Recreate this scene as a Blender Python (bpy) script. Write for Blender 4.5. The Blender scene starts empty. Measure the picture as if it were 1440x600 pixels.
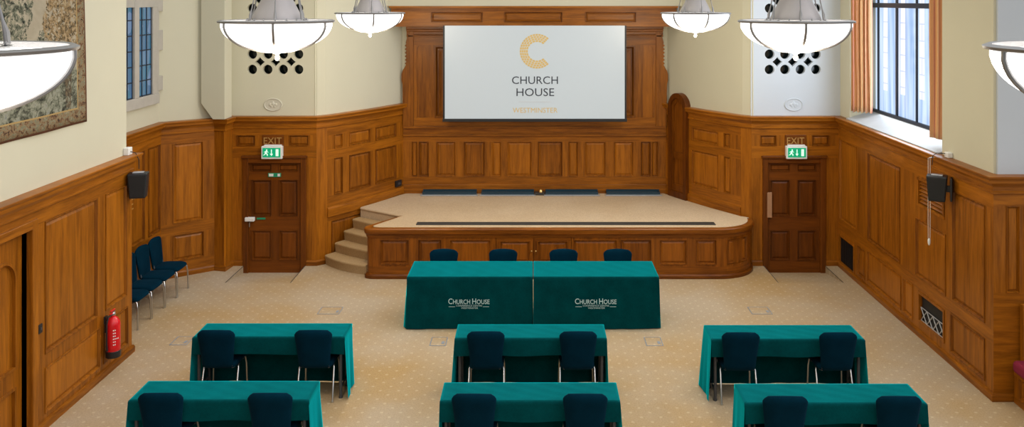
import bpy, math, random
from mathutils import Vector, Matrix
from mathutils.geometry import tessellate_polygon
random.seed(7)
C = bpy.context.scene.collection
PI = math.pi
# ---- surveyed camera: 30 mm lens, level, on the axis of the hall, 4.75 m above the floor
F, CX, H = 1200.0, 752.0, 4.75
def X(px, Y): return (px - CX) * Y / F
def Z(py, Y): return H - py * Y / F

# ------------------------------------------------------------------ materials
def nt(name):
    m = bpy.data.materials.new(name); m.use_nodes = True
    n = m.node_tree.nodes; l = m.node_tree.links
    return m, n, l, n['Principled BSDF']
def setp(b, **k):
    for key, val in k.items():
        key = {'rough': 'Roughness', 'metal': 'Metallic', 'spec': 'Specular IOR Level', 'sheen': 'Sheen Weight', 'coat': 'Coat Weight'}[key]
        b.inputs[key].default_value = val
def col(c): return (c[0], c[1], c[2], 1)
def plain(name, c, rough=.6, noise=.06, nscale=12, **k):
    m, n, l, b = nt(name)
    setp(b, rough=rough, **k)
    t = n.new('ShaderNodeTexNoise'); t.inputs['Scale'].default_value = nscale; t.inputs['Detail'].default_value = 4
    g = n.new('ShaderNodeTexCoord'); l.new(g.outputs['Object'], t.inputs['Vector'])
    r = n.new('ShaderNodeMix'); r.data_type = 'RGBA'
    r.inputs['A'].default_value = col([x*(1-noise) for x in c]); r.inputs['B'].default_value = col([min(1, x*(1+noise)) for x in c])
    l.new(t.outputs['Fac'], r.inputs['Factor']); l.new(r.outputs['Result'], b.inputs['Base Color'])
    return m
def emit(name, c, s, base=None):
    m, n, l, b = nt(name)
    b.inputs['Base Color'].default_value = col(base or c); b.inputs['Emission Color'].default_value = col(c); b.inputs['Emission Strength'].default_value = s
    setp(b, rough=.3)
    return m
def wood(name, dark, light, horizontal=False, rough=.36):
    m, n, l, b = nt(name)
    g = n.new('ShaderNodeTexCoord'); mp = n.new('ShaderNodeMapping')
    mp.inputs['Scale'].default_value = (1.1, 1.1, 15) if horizontal else (15, 15, 1.0)
    l.new(g.outputs['Object'], mp.inputs['Vector'])
    at = n.new('ShaderNodeAttribute'); at.attribute_name = 'tone'
    ad = n.new('ShaderNodeVectorMath'); ad.operation = 'ADD'
    l.new(mp.outputs['Vector'], ad.inputs[0])
    sc = n.new('ShaderNodeMath'); sc.operation = 'MULTIPLY'; sc.inputs[1].default_value = 37; l.new(at.outputs['Fac'], sc.inputs[0])
    l.new(sc.outputs[0], ad.inputs[1])
    t = n.new('ShaderNodeTexNoise'); t.inputs['Scale'].default_value = 1.0; t.inputs['Detail'].default_value = 6; t.inputs['Roughness'].default_value = .62; t.inputs['Distortion'].default_value = .7
    l.new(ad.outputs[0], t.inputs['Vector'])
    f = n.new('ShaderNodeTexNoise'); f.inputs['Scale'].default_value = 5.0; f.inputs['Detail'].default_value = 3
    l.new(ad.outputs[0], f.inputs['Vector'])
    mx = n.new('ShaderNodeMath'); mx.operation = 'MULTIPLY_ADD'; mx.inputs[1].default_value = .35; l.new(f.outputs['Fac'], mx.inputs[0]); l.new(t.outputs['Fac'], mx.inputs[2])
    t2 = n.new('ShaderNodeMath'); t2.operation = 'MULTIPLY_ADD'; t2.inputs[1].default_value = .42; l.new(at.outputs['Fac'], t2.inputs[0]); l.new(mx.outputs[0], t2.inputs[2])
    r = n.new('ShaderNodeValToRGB'); r.color_ramp.elements[0].position = .40; r.color_ramp.elements[1].position = 1.05
    r.color_ramp.elements[0].color = col(dark); r.color_ramp.elements[1].color = col(light)
    l.new(t2.outputs[0], r.inputs['Fac']); l.new(r.outputs['Color'], b.inputs['Base Color'])
    bp = n.new('ShaderNodeBump'); bp.inputs['Strength'].default_value = .08; bp.inputs['Distance'].default_value = .004
    l.new(mx.outputs[0], bp.inputs['Height']); l.new(bp.outputs['Normal'], b.inputs['Normal'])
    setp(b, rough=rough, spec=.24)
    return m
WD, WL = (.125, .034, .0018), (.42, .138, .008)
M = {}
M['wood_v'] = wood('oak_vertical', WD, WL); M['wood_h'] = wood('oak_horizontal', WD, WL, True)
SD, SL = (.085, .021, .0015), (.31, .092, .006)
M['stage_v'] = wood('dark_oak_vertical', SD, SL); M['stage_h'] = wood('dark_oak_horizontal', SD, SL, True)
M['door_v'] = wood('door_oak_vertical', (.075, .019, .002), (.20, .054, .004)); M['door_h'] = wood('door_oak_horizontal', (.075, .019, .002), (.20, .054, .004), True)
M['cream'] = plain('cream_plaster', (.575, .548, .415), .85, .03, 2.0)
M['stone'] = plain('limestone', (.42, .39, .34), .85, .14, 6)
M['pale'] = plain('plaster_cool_tone', (.51, .55, .60), .85, .03, 2.0)  # cooler tone of the plaster, used on right exit wall, pier and medallion
M['plaque'] = plain('plaster_relief', (.55, .52, .42), .7, .03, 8)
M['sill'] = plain('painted_sill_slab', (.38, .39, .40), .5, .2, 5)
M['chrome'] = plain('chrome', (.55, .55, .55), .28, .03, metal=1)
M['leg_dark'] = plain('dark_grey_tube', (.05, .05, .055), .4, .05)
M['black'] = plain('black_plastic', (.012, .012, .014), .45, .1)
M['void'] = plain('dark_void', (.006, .007, .008), .6, .1)
M['navy'] = plain('dark_window_metal', (.012, .02, .04), .45, .1)
M['iron'] = plain('aged_bronze', (.24, .235, .235), .42, .1, metal=.7)
M['canopy'] = plain('grey_enamel', (.33, .305, .30), .4, .05, metal=.3)
M['brass'] = plain('brass', (.75, .52, .2), .3, .03, metal=1)
M['gold'] = plain('gilt', (.42, .25, .075), .5, .08, metal=.2)
M['white'] = plain('white_plastic', (.75, .75, .73), .45, .03)
M['red'] = plain('red_enamel', (.60, .006, .012), .28, .03)
M['crimson'] = plain('crimson_velvet', (.17, .001, .022), .9, .15)
M['green'] = emit('sign_green', (.0, .34, .16), .35)
M['signwhite'] = emit('sign_white', (.7, .95, .8), .35)
M['greenpaint'] = plain('green_sticker', (.01, .25, .12), .5, .02)
M['bowl'] = emit('opal_glass_lit', (1, .985, .96), 1.9, (.9, .9, .9))
M['screen'] = emit('projection_fabric', (.60, .68, .74), .23, (.40, .44, .46))
M['scrgold'] = emit('projected_gold', (.58, .40, .13), .26, (.48, .33, .11))
M['scrdark'] = plain('projected_dark', (.035, .04, .055), .8, .02)
M['scrline'] = emit('projected_grey', (.5, .5, .5), .2, (.45, .45, .45))
M['embroider'] = plain('white_embroidery', (.42, .58, .58), .8, .05)
M['smoke'] = plain('dark_backing_glass', (.006, .011, .012), .12, .3, 3)
M['alu'] = plain('aluminium', (.55, .57, .6), .35, .05, metal=.6)
M['rim'] = plain('dull_grey_metal', (.22, .24, .27), .5, .1)
M['tan'] = plain('worn_copper_plate', (.36, .19, .10), .4, .1)
M['trough'] = plain('blue_black_trough', (.008, .032, .05), .3, .3, 4)
M['rubber'] = plain('dark_strip', (.03, .026, .022), .6, .15)

def fabric(name, c, var, rough=.95, sheen=.0, scale=40):
    m, n, l, b = nt(name)
    setp(b, rough=rough, sheen=sheen); b.inputs['Specular IOR Level'].default_value = .03
    if sheen: b.inputs['Sheen Tint'].default_value = col([min(1, x*3+.02) for x in c]); b.inputs['Sheen Roughness'].default_value = .45
    g = n.new('ShaderNodeTexCoord')
    t = n.new('ShaderNodeTexNoise'); t.inputs['Scale'].default_value = 5; t.inputs['Detail'].default_value = 5; l.new(g.outputs['Object'], t.inputs['Vector'])
    t2 = n.new('ShaderNodeTexNoise'); t2.inputs['Scale'].default_value = scale; l.new(g.outputs['Object'], t2.inputs['Vector'])
    a = n.new('ShaderNodeMath'); a.operation = 'MULTIPLY_ADD'; a.inputs[1].default_value = .4; l.new(t2.outputs['Fac'], a.inputs[0]); l.new(t.outputs['Fac'], a.inputs[2])
    r = n.new('ShaderNodeValToRGB'); r.color_ramp.elements[0].position = .45; r.color_ramp.elements[1].position = .95
    r.color_ramp.elements[0].color = col([x*(1-var) for x in c]); r.color_ramp.elements[1].color = col([x*(1+var) for x in c])
    l.new(a.outputs[0], r.inputs['Fac']); l.new(r.outputs['Color'], b.inputs['Base Color'])
    if sheen > .5: b.inputs['Sheen Tint'].default_value = (.0, .86, .96, 1); b.inputs['Sheen Roughness'].default_value = .42
    bp = n.new('ShaderNodeBump'); bp.inputs['Strength'].default_value = .15; bp.inputs['Distance'].default_value = .003
    l.new(t2.outputs['Fac'], bp.inputs['Height']); l.new(bp.outputs['Normal'], b.inputs['Normal'])
    return m
M['teal'] = fabric('teal_velvet', (.0003, .034, .038), .28, sheen=.95)
M['chair'] = fabric('navy_teal_upholstery', (.0006, .015, .029), .25, sheen=.3, scale=120)

def carpet(name, dots=True, c1=(.40, .315, .218), c2=(.37, .243, .11)):
    m, n, l, b = nt(name)
    setp(b, rough=.97); b.inputs['Specular IOR Level'].default_value = .1
    g = n.new('ShaderNodeTexCoord')
    t = n.new('ShaderNodeTexNoise'); t.inputs['Scale'].default_value = .42; t.inputs['Detail'].default_value = 5; t.inputs['Roughness'].default_value = .55; l.new(g.outputs['Object'], t.inputs['Vector'])
    r = n.new('ShaderNodeValToRGB'); r.color_ramp.elements[0].position = .36; r.color_ramp.elements[1].position = .60
    r.color_ramp.elements[0].color = col(c2); r.color_ramp.elements[1].color = col(c1)
    l.new(t.outputs['Fac'], r.inputs['Fac'])
    t2 = n.new('ShaderNodeTexNoise'); t2.inputs['Scale'].default_value = 55; t2.inputs['Detail'].default_value = 3; l.new(g.outputs['Object'], t2.inputs['Vector'])
    r2 = n.new('ShaderNodeMapRange'); r2.inputs['From Min'].default_value = .3; r2.inputs['From Max'].default_value = .7; r2.inputs['To Min'].default_value = .86; r2.inputs['To Max'].default_value = 1.12; l.new(t2.outputs['Fac'], r2.inputs['Value'])
    mu = n.new('ShaderNodeMix'); mu.data_type = 'RGBA'; mu.blend_type = 'MULTIPLY'; mu.inputs['Factor'].default_value = 1
    l.new(r.outputs['Color'], mu.inputs['A']); l.new(r2.outputs['Result'], mu.inputs['B'])
    last = mu.outputs['Result']
    if dots:
        mp = n.new('ShaderNodeMapping'); mp.inputs['Rotation'].default_value = (0, 0, PI/4); mp.inputs['Scale'].default_value = (6.4, 6.4, 6.4); l.new(g.outputs['Object'], mp.inputs['Vector'])
        fr = n.new('ShaderNodeVectorMath'); fr.operation = 'FRACTION'; l.new(mp.outputs['Vector'], fr.inputs[0])
        sb = n.new('ShaderNodeVectorMath'); sb.operation = 'SUBTRACT'; sb.inputs[1].default_value = (.5, .5, 0); l.new(fr.outputs[0], sb.inputs[0])
        ml = n.new('ShaderNodeVectorMath'); ml.operation = 'MULTIPLY'; ml.inputs[1].default_value = (1, 1, 0); l.new(sb.outputs[0], ml.inputs[0])
        ln = n.new('ShaderNodeVectorMath'); ln.operation = 'LENGTH'; l.new(ml.outputs[0], ln.inputs[0])
        mr = n.new('ShaderNodeMapRange'); mr.inputs['From Min'].default_value = .08; mr.inputs['From Max'].default_value = .15; mr.inputs['To Min'].default_value = .30; mr.inputs['To Max'].default_value = 0; l.new(ln.outputs['Value'], mr.inputs['Value'])
        dm = n.new('ShaderNodeMix'); dm.data_type = 'RGBA'; l.new(mr.outputs['Result'], dm.inputs['Factor']); l.new(last, dm.inputs['A']); dm.inputs['B'].default_value = (.66, .55, .38, 1)
        last = dm.outputs['Result']
    l.new(last, b.inputs['Base Color'])
    bp = n.new('ShaderNodeBump'); bp.inputs['Strength'].default_value = .3; bp.inputs['Distance'].default_value = .004; l.new(t2.outputs['Fac'], bp.inputs['Height']); l.new(bp.outputs['Normal'], b.inputs['Normal'])
    return m
M['carpet'] = carpet('beige_dotted_carpet')
M['carpet_stage'] = carpet('beige_plain_carpet', False, (.54, .405, .265), (.48, .345, .21))
M['carpet_step'] = carpet('stair_carpet', False, (.41, .28, .145), (.34, .215, .095))

def curtain_mat():
    m, n, l, b = nt('striped_curtain'); setp(b, rough=.9)
    g = n.new('ShaderNodeTexCoord'); sx = n.new('ShaderNodeSeparateXYZ'); l.new(g.outputs['UV'], sx.inputs[0])
    f = n.new('ShaderNodeMath'); f.operation = 'MULTIPLY'; f.inputs[1].default_value = 6; l.new(sx.outputs['X'], f.inputs[0])
    q = n.new('ShaderNodeMath'); q.operation = 'FRACT'; l.new(f.outputs[0], q.inputs[0])
    r = n.new('ShaderNodeValToRGB'); r.color_ramp.interpolation = 'CONSTANT'
    e = r.color_ramp.elements; e[0].position = 0; e[0].color = (.70, .38, .17, 1); e[1].position = .3; e[1].color = (.76, .54, .30, 1)
    for p, c in ((.5, (.56, .25, .14, 1)), (.62, (.72, .43, .22, 1)), (.85, (.52, .21, .13, 1))):
        x = e.new(p); x.color = c
    l.new(q.outputs[0], r.inputs['Fac']); l.new(r.outputs['Color'], b.inputs['Base Color'])
    return m
M['curtain'] = curtain_mat()

def tapestry_mat(u0, u1, v0, v1):
    # woven verdure: beige sky, leafy trees, undergrowth and a patterned border
    m, n, l, b = nt('woven_tapestry'); setp(b, rough=.95); b.inputs['Specular IOR Level'].default_value = .05
    g = n.new('ShaderNodeTexCoord'); s = n.new('ShaderNodeSeparateXYZ'); l.new(g.outputs['UV'], s.inputs[0])   # uv in metres: u along wall, v up
    def math_(op, a, c=None, d=None):
        x = n.new('ShaderNodeMath'); x.operation = op
        for i, q in enumerate((a, c, d)):
            if q is None: continue
            if isinstance(q, (int, float)): x.inputs[i].default_value = q
            else: l.new(q, x.inputs[i])
        return x.outputs[0]
    def noise(sc, det=4, off=0):
        mp = n.new('ShaderNodeMapping'); mp.inputs['Location'].default_value = (off, off*.7, 0); l.new(g.outputs['UV'], mp.inputs['Vector'])
        t = n.new('ShaderNodeTexNoise'); t.inputs['Scale'].default_value = sc; t.inputs['Detail'].default_value = det; t.inputs['Roughness'].default_value = .78; t.inputs['Distortion'].default_value = .5; l.new(mp.outputs[0], t.inputs['Vector']); return t.outputs['Fac']
    def ramp(fac, *st):
        r = n.new('ShaderNodeValToRGB'); e = r.color_ramp.elements
        e[0].position, e[0].color = st[0][0], col(st[0][1]); e[1].position, e[1].color = st[1][0], col(st[1][1])
        for p, c in st[2:]:
            x = e.new(p); x.color = col(c)
        l.new(fac, r.inputs['Fac']); return r.outputs['Color']
    def mix(f, a, c):
        x = n.new('ShaderNodeMix'); x.data_type = 'RGBA'; l.new(f, x.inputs['Factor']); l.new(a, x.inputs['A']); l.new(c, x.inputs['B']); return x.outputs['Result']
    U, V = s.outputs['X'], s.outputs['Y']
    sky = ramp(noise(3), (.3, (.30, .26, .185)), (.7, (.40, .355, .265)))
    leaf = ramp(noise(13, 9), (.40, (.022, .026, .022)), (.47, (.075, .08, .055)), (.54, (.20, .20, .145)), (.62, (.33, .29, .20)))
    autumn = ramp(noise(14, 9, 3), (.39, (.035, .03, .022)), (.46, (.13, .095, .05)), (.53, (.30, .20, .10)), (.60, (.36, .30, .19)), (.68, (.30, .13, .06)))
    ground = ramp(noise(8, 10, 5), (.38, (.028, .028, .025)), (.45, (.085, .085, .06)), (.51, (.20, .205, .15)), (.57, (.30, .29, .22)), (.62, (.15, .18, .17)), (.70, (.32, .16, .10)))
    def blob(cu, cv, ru, rv, jag=.9, sc=5):
        a = math_('DIVIDE', math_('SUBTRACT', U, cu), ru); c = math_('DIVIDE', math_('SUBTRACT', V, cv), rv)
        d = math_('ADD', math_('MULTIPLY', a, a), math_('MULTIPLY', c, c))
        d = math_('ADD', d, math_('MULTIPLY', math_('SUBTRACT', noise(sc, 5, cu), .5), jag*2.4))
        gap = math_('GREATER_THAN', noise(11, 7, cv), .465)
        return math_('MULTIPLY', math_('LESS_THAN', d, 1.0), gap)
    c = sky
    far = blob(9.55, 3.95, .38, .42); c = mix(far, c, leaf)
    c = mix(math_('LESS_THAN', math_('ADD', V, math_('MULTIPLY', noise(4, 5, 9), -.7)), 3.62), c, ground)
    c = mix(blob(10.02, 4.05, .075, .75, .25, 6), c, ramp(noise(20), (.4, (.05, .04, .03)), (.6, (.17, .13, .08))))
    c = mix(blob(9.93, 4.50, .42, .42), c, autumn)
    c = mix(blob(8.85, 4.70, .42, .55), c, leaf)
    c = mix(blob(7.4, 4.4, .9, .8), c, leaf)
    # border band
    edge = math_('MINIMUM', math_('SUBTRACT', u1, U), math_('SUBTRACT', V, v0))
    bc = ramp(noise(15, 5, 2), (.38, (.035, .03, .025)), (.45, (.16, .085, .045)), (.51, (.28, .20, .11)), (.56, (.11, .13, .09)), (.62, (.32, .27, .17)), (.70, (.25, .09, .055)))
    c = mix(math_('LESS_THAN', edge, .19), c, bc)
    line = math_('LESS_THAN', math_('ABSOLUTE', math_('SUBTRACT', edge, .185)), .009)
    c = mix(line, c, ramp(noise(9), (.3, (.33, .22, .09)), (.7, (.4, .28, .12))))
    c = mix(math_('LESS_THAN', edge, .025), c, ramp(noise(9), (.3, (.10, .05, .03)), (.7, (.16, .07, .04))))
    l.new(c, b.inputs['Base Color'])
    return m

# ------------------------------------------------------------------ mesh building
class MB:
    def __init__(s): s.v, s.f, s.m, s.t, s.uv = [], [], [], [], {}
    def add(s, verts, faces, mat=0, tone=None):
        o = len(s.v); s.v += [Vector(p) for p in verts]
        tone = random.uniform(-.25, .25) if tone is None else tone
        for f in faces: s.f.append([i + o for i in f]); s.m.append(mat); s.t.append(tone)
        return o
    def box(s, x0, y0, z0, x1, y1, z1, mat=0, tone=None, T=None):
        p = [(x, y, z) for z in (z0, z1) for x, y in ((x0, y0), (x1, y0), (x1, y1), (x0, y1))]
        if T: p = [T(*q) for q in p]
        s.add(p, [(3, 2, 1, 0), (4, 5, 6, 7), (0, 1, 5, 4), (1, 2, 6, 5), (2, 3, 7, 6), (3, 0, 4, 7)], mat, tone)
    def tube(s, pts, r, seg=10, mat=0, caps=True):
        pts = [Vector(p) for p in pts]; rs = r if isinstance(r, (list, tuple)) else [r]*len(pts)
        ring = []; up = None
        for i, p in enumerate(pts):
            d = (pts[min(i+1, len(pts)-1)] - pts[max(i-1, 0)]).normalized()
            if up is None: up = Vector((0, 0, 1)) if abs(d.z) < .9 else Vector((1, 0, 0))
            a = d.cross(up).normalized(); b = a.cross(d).normalized(); up = b
            ring += [p + (a*math.cos(2*PI*k/seg) + b*math.sin(2*PI*k/seg))*rs[i] for k in range(seg)]
        fs = [(i*seg+k, i*seg+(k+1) % seg, (i+1)*seg+(k+1) % seg, (i+1)*seg+k) for i in range(len(pts)-1) for k in range(seg)]
        if caps: fs += [tuple(range(seg))[::-1], tuple(range((len(pts)-1)*seg, len(pts)*seg))]
        s.add(ring, fs, mat, 0)
    def lathe(s, prof, c=(0, 0, 0), seg=32, mat=0, cap=False):
        vs = [(c[0]+r*math.cos(2*PI*k/seg), c[1]+r*math.sin(2*PI*k/seg), c[2]+z) for r, z in prof for k in range(seg)]
        fs = [(i*seg+k, i*seg+(k+1) % seg, (i+1)*seg+(k+1) % seg, (i+1)*seg+k) for i in range(len(prof)-1) for k in range(seg)]
        if cap: fs += [tuple(range(seg))[::-1], tuple(range((len(prof)-1)*seg, len(prof)*seg))]
        s.add(vs, fs, mat, 0)
    def plate(s, outer, holes, T, w0, w1, mat=0, tone=None, back=True):
        loops = [outer] + list(holes)
        tri = tessellate_polygon([[Vector((p[0], p[1], 0)) for p in lp] for lp in loops])
        flat = [p for lp in loops for p in lp]; n = len(flat)
        vs = [T(p[0], p[1], w1) for p in flat] + [T(p[0], p[1], w0) for p in flat]
        fs = []
        for a, b, c in tri:
            pa, pb, pc = flat[a], flat[b], flat[c]
            if (pb[0]-pa[0])*(pc[1]-pa[1]) - (pb[1]-pa[1])*(pc[0]-pa[0]) < 0: b, c = c, b
            fs.append((a, b, c))
            if back: fs.append((a+n, c+n, b+n))
        o = 0
        for lp in loops:
            k = len(lp)
            ar = sum(lp[i][0]*lp[(i+1) % k][1] - lp[(i+1) % k][0]*lp[i][1] for i in range(k))
            for i in range(k):
                j = (i+1) % k
                q = (o+i, o+i+n, o+j+n, o+j)
                ccw = ar > 0
                if lp is outer: fs.append(q if ccw else q[::-1])
                else: fs.append(q[::-1] if not ccw else q)
            o += k
        s.add(vs, fs, mat, tone)
    def build(s, name, mats, parent=None, smooth=False, bevel=0, segs=2, off=None, solid=0, angle=40):
        me = bpy.data.meshes.new(name)
        off = Vector(off) if off is not None else Vector((0, 0, 0))
        me.from_pydata([tuple(v - off) for v in s.v], [], s.f)
        for m in (mats if isinstance(mats, (list, tuple)) else [mats]): me.materials.append(m)
        me.polygons.foreach_set('material_index', s.m)
        a = me.attributes.new('tone', 'FLOAT', 'FACE'); a.data.foreach_set('value', s.t)
        if s.uv:
            ul = me.uv_layers.new(name='UVMap')
            for lp in me.loops: ul.data[lp.index].uv = s.uv.get(lp.vertex_index, (0, 0))
        if smooth:
            me.polygons.foreach_set('use_smooth', [True]*len(s.f)); me.set_sharp_from_angle(angle=math.radians(angle))
        me.update()
        o = bpy.data.objects.new(name, me); C.objects.link(o)
        if parent: o.parent = parent
        if solid:
            q = o.modifiers.new('thickness', 'SOLIDIFY'); q.thickness = solid; q.offset = -1
        if bevel:
            q = o.modifiers.new('bevel', 'BEVEL'); q.width = bevel; q.segments = segs; q.limit_method = 'ANGLE'; q.angle_limit = math.radians(35)
        return o
def tag(o, label, cat, group=None):
    o['label'] = label; o['category'] = cat
    if group: o['group'] = group
    return o
def thing(name, label, cat, loc=(0, 0, 0), rz=0, group=None):
    o = bpy.data.objects.new(name, None); C.objects.link(o); o.location = loc; o.rotation_euler = (0, 0, rz); o.empty_display_size = .1
    return tag(o, label, cat, group)
def struct(o): o['kind'] = 'structure'; return o
def copy_tree(o, parent=None):
    c = o.copy(); C.objects.link(c)
    if parent: c.parent = parent
    for ch in [q for q in bpy.data.objects if q.parent == o]: copy_tree(ch, c)
    return c
def text_into(mb, body, x0, x1, y0, y1, T, depth=.003, mat=0, keep=False, bold=0):
    """lettering fitted into the box x0..x1 by y0..y1 of the plane T(u, v, w)"""
    cu = bpy.data.curves.new('lettering', 'FONT'); cu.body = body; cu.resolution_u = 3; cu.offset = bold
    o = bpy.data.objects.new('lettering', cu); C.objects.link(o)
    me = bpy.data.meshes.new_from_object(o.evaluated_get(bpy.context.evaluated_depsgraph_get()))
    bpy.data.objects.remove(o); bpy.data.curves.remove(cu)
    vs = [v.co.copy() for v in me.vertices]; fs = [tuple(p.vertices) for p in me.polygons]
    a0, a1 = min(v.x for v in vs), max(v.x for v in vs); b0, b1 = min(v.y for v in vs), max(v.y for v in vs)
    n = len(vs)
    W = lambda v: (x0 + (v.x-a0)/(a1-a0)*(x1-x0), y0 + (v.y-b0)/(b1-b0)*(y1-y0))
    mb.add([T(*W(v), depth) for v in vs], fs, mat, 0)
    bpy.data.meshes.remove(me)

# ------------------------------------------------------------------ wall paths and panelling
class Path:
    """plan polyline; room lies to the right of its direction.  at(u, z, w): w metres out from the face into the room"""
    def __init__(s, pts):
        s.p = [Vector((a, b)) for a, b in pts]; s.c = [0]
        for a, b in zip(s.p, s.p[1:]): s.c.append(s.c[-1] + (b-a).length)
        s.L = s.c[-1]
        sn = []
        for a, b in zip(s.p, s.p[1:]):
            d = (b-a).normalized(); sn.append(Vector((d.y, -d.x)))
        s.n = [sn[0]] + [((x+y)/(1+x.dot(y))) for x, y in zip(sn, sn[1:])] + [sn[-1]]
    def at(s, u, z, w=0):
        i = 0
        while i < len(s.p)-2 and u > s.c[i+1]: i += 1
        t = (u - s.c[i])/(s.c[i+1]-s.c[i])
        q = s.p[i].lerp(s.p[i+1], t) + s.n[i].lerp(s.n[i+1], min(1, max(0, t)))*w
        return (q.x, q.y, z)
    def u(s, px):
        k = (px-CX)/F
        best = None
        for i, (a, b) in enumerate(zip(s.p, s.p[1:])):
            d = (b-a).normalized(); den = d.x - k*d.y
            if abs(den) < 1e-6: continue
            u = (k*a.y - a.x)/den
            e = max(0, -u, u-(b-a).length)
            if best is None or e < best[0]: best = (e, s.c[i]+u)
        return best[1]
def arc(p0, p1, sag, n=12):
    p0, p1 = Vector(p0), Vector(p1); d = (p1-p0).normalized(); nn = Vector((d.y, -d.x))
    return [tuple(p0.lerp(p1, i/n) + nn*sag*4*(i/n)*(1-i/n)) for i in range(n+1)]

RING = ((0, 0), (.0, .011), (.012, .011), (.026, -.022), (.034, -.022), (.062, -.008))
def panel_rings(mb, P, u0, z0, u1, z1, vm=0, tone=None, ring=RING):
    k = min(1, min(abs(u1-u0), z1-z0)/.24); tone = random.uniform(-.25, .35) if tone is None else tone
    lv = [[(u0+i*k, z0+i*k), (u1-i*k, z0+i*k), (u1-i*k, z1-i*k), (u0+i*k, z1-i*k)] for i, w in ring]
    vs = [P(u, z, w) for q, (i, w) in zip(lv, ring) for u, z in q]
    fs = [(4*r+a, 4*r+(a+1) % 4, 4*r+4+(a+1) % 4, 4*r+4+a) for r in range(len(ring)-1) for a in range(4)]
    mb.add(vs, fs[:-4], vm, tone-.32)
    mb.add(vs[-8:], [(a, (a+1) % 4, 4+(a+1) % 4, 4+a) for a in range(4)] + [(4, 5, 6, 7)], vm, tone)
def wainscot(mb, P, u0, u1, z0, z1, panels, openings=(), vm=0, hm=1, du=None, ring=RING):
    """boarded face at w=0 with raised-and-fielded panels (u0, z0, u1, z1)"""
    us = {u0, u1}; zs = {z0, z1}
    for r in list(panels)+list(openings):
        for a in (r[0], r[2]):
            if u0 < a < u1: us.add(a)
        for a in (r[1], r[3]):
            if z0 < a < z1: zs.add(a)
    if du:
        k = int((u1-u0)/du)
        us |= {u0+(u1-u0)*i/k for i in range(1, k)}
    us, zs = sorted(us), sorted(zs)
    solid = list(panels)+list(openings)
    prow = {}
    for zi, (za, zb) in enumerate(zip(zs, zs[1:])):
        for ui, (ua, ub) in enumerate(zip(us, us[1:])):
            cu, cz = (ua+ub)/2, (za+zb)/2
            if any(r[0] < cu < r[2] and r[1] < cz < r[3] for r in solid): continue
            h = bool(panels) and not any(r[1] < cz < r[3] for r in list(panels)+list(openings)) and (du is None or z1-z0 > 2 or True)
            key = (zi,) if h else ('v', round(ua, 2))
            tn = prow.setdefault(key, random.uniform(-.1, .25))
            mb.add([P(ua, za, 0), P(ub, za, 0), P(ub, zb, 0), P(ua, zb, 0)], [(0, 1, 2, 3)], hm if h else vm, tn)
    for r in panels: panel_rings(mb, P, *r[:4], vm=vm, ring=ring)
def sweep(mb, path, prof, mat=0, tone=None, u0=None, u1=None):
    """sweep the closed profile [(w, z)] along a path, mitred"""
    n = len(prof); vs = []
    for i, p in enumerate(path.p):
        for w, z in prof:
            q = p + path.n[i]*w; vs.append((q.x, q.y, z))
    k = len(path.p)
    fs = [(i*n+a, i*n+(a+1) % n, (i+1)*n+(a+1) % n, (i+1)*n+a) for i in range(k-1) for a in range(n)]
    fs += [tuple(range(n))[::-1], tuple(range((k-1)*n, k*n))]
    mb.add(vs, fs, mat, random.uniform(-.05, .2) if tone is None else tone)
def slab(mb, path, z0, z1, w0=-.05, w1=-.3, mat=0, trim=(0, 0)):
    if trim != (0, 0):
        p = [q.copy() for q in path.p]
        p[0] += (p[1]-p[0]).normalized()*trim[0]; p[-1] += (p[-2]-p[-1]).normalized()*trim[1]
        path = Path([tuple(q) for q in p])
    sweep(mb, path, [(w0, z0), (w0, z1), (w1, z1), (w1, z0)], mat, 0)
WOOD = [M['wood_v'], M['wood_h']]
ZC = 2.675           # top of the dado cornice
ZT = 6.4             # top of the walls, above the frame
XL, XR, YD, YB = -5.44, 5.44, 15.28, 17.2
ZS = .86             # stage height
PIT = -.146          # the exit doors stand at the foot of a short ramp

pL  = Path([(XL, 3.0), (XL, 11.52)])
pLr = Path([(XL, 11.52), (-6.35, 11.52)])
pRc = Path([(-6.35, 11.52), (-6.35, 14.50)])
pAn = Path([(-6.35, 14.50), (-5.64, 15.02)])
pPi = Path([(-5.64, 15.02), (-5.44, 14.97), (-5.41, YD)])
pDl = Path([(-5.41, YD), (-3.909, YD)])
pFl = Path([(-3.909, YD), (-3.752, 15.42)])
pCl = Path(arc((-3.752, 15.42), (-2.65, YB), .045))
pB  = Path([(-2.65, YB), (2.65, YB)])
pCr = Path(arc((2.65, YB), (3.727, 15.42), .045))
pFr = Path([(3.727, 15.42), (3.884, YD)])
pDr = Path([(3.884, YD), (XR, YD)])
pR  = Path([(XR, YD), (XR, 10.12)])
pRp = Path([(XR, 10.12), (7.4, 10.12)])

# floor with the two ramp pits
floor_mb = MB()
ramps = ((X(343, YD), X(430, YD)), (X(1073, YD), X(1160, YD)))
RY = 14.34
holes = [[(a, RY), (b, RY), (b, YD), (a, YD)] for a, b in ramps]
T0 = lambda u, v, w: (u, v, w)
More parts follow.
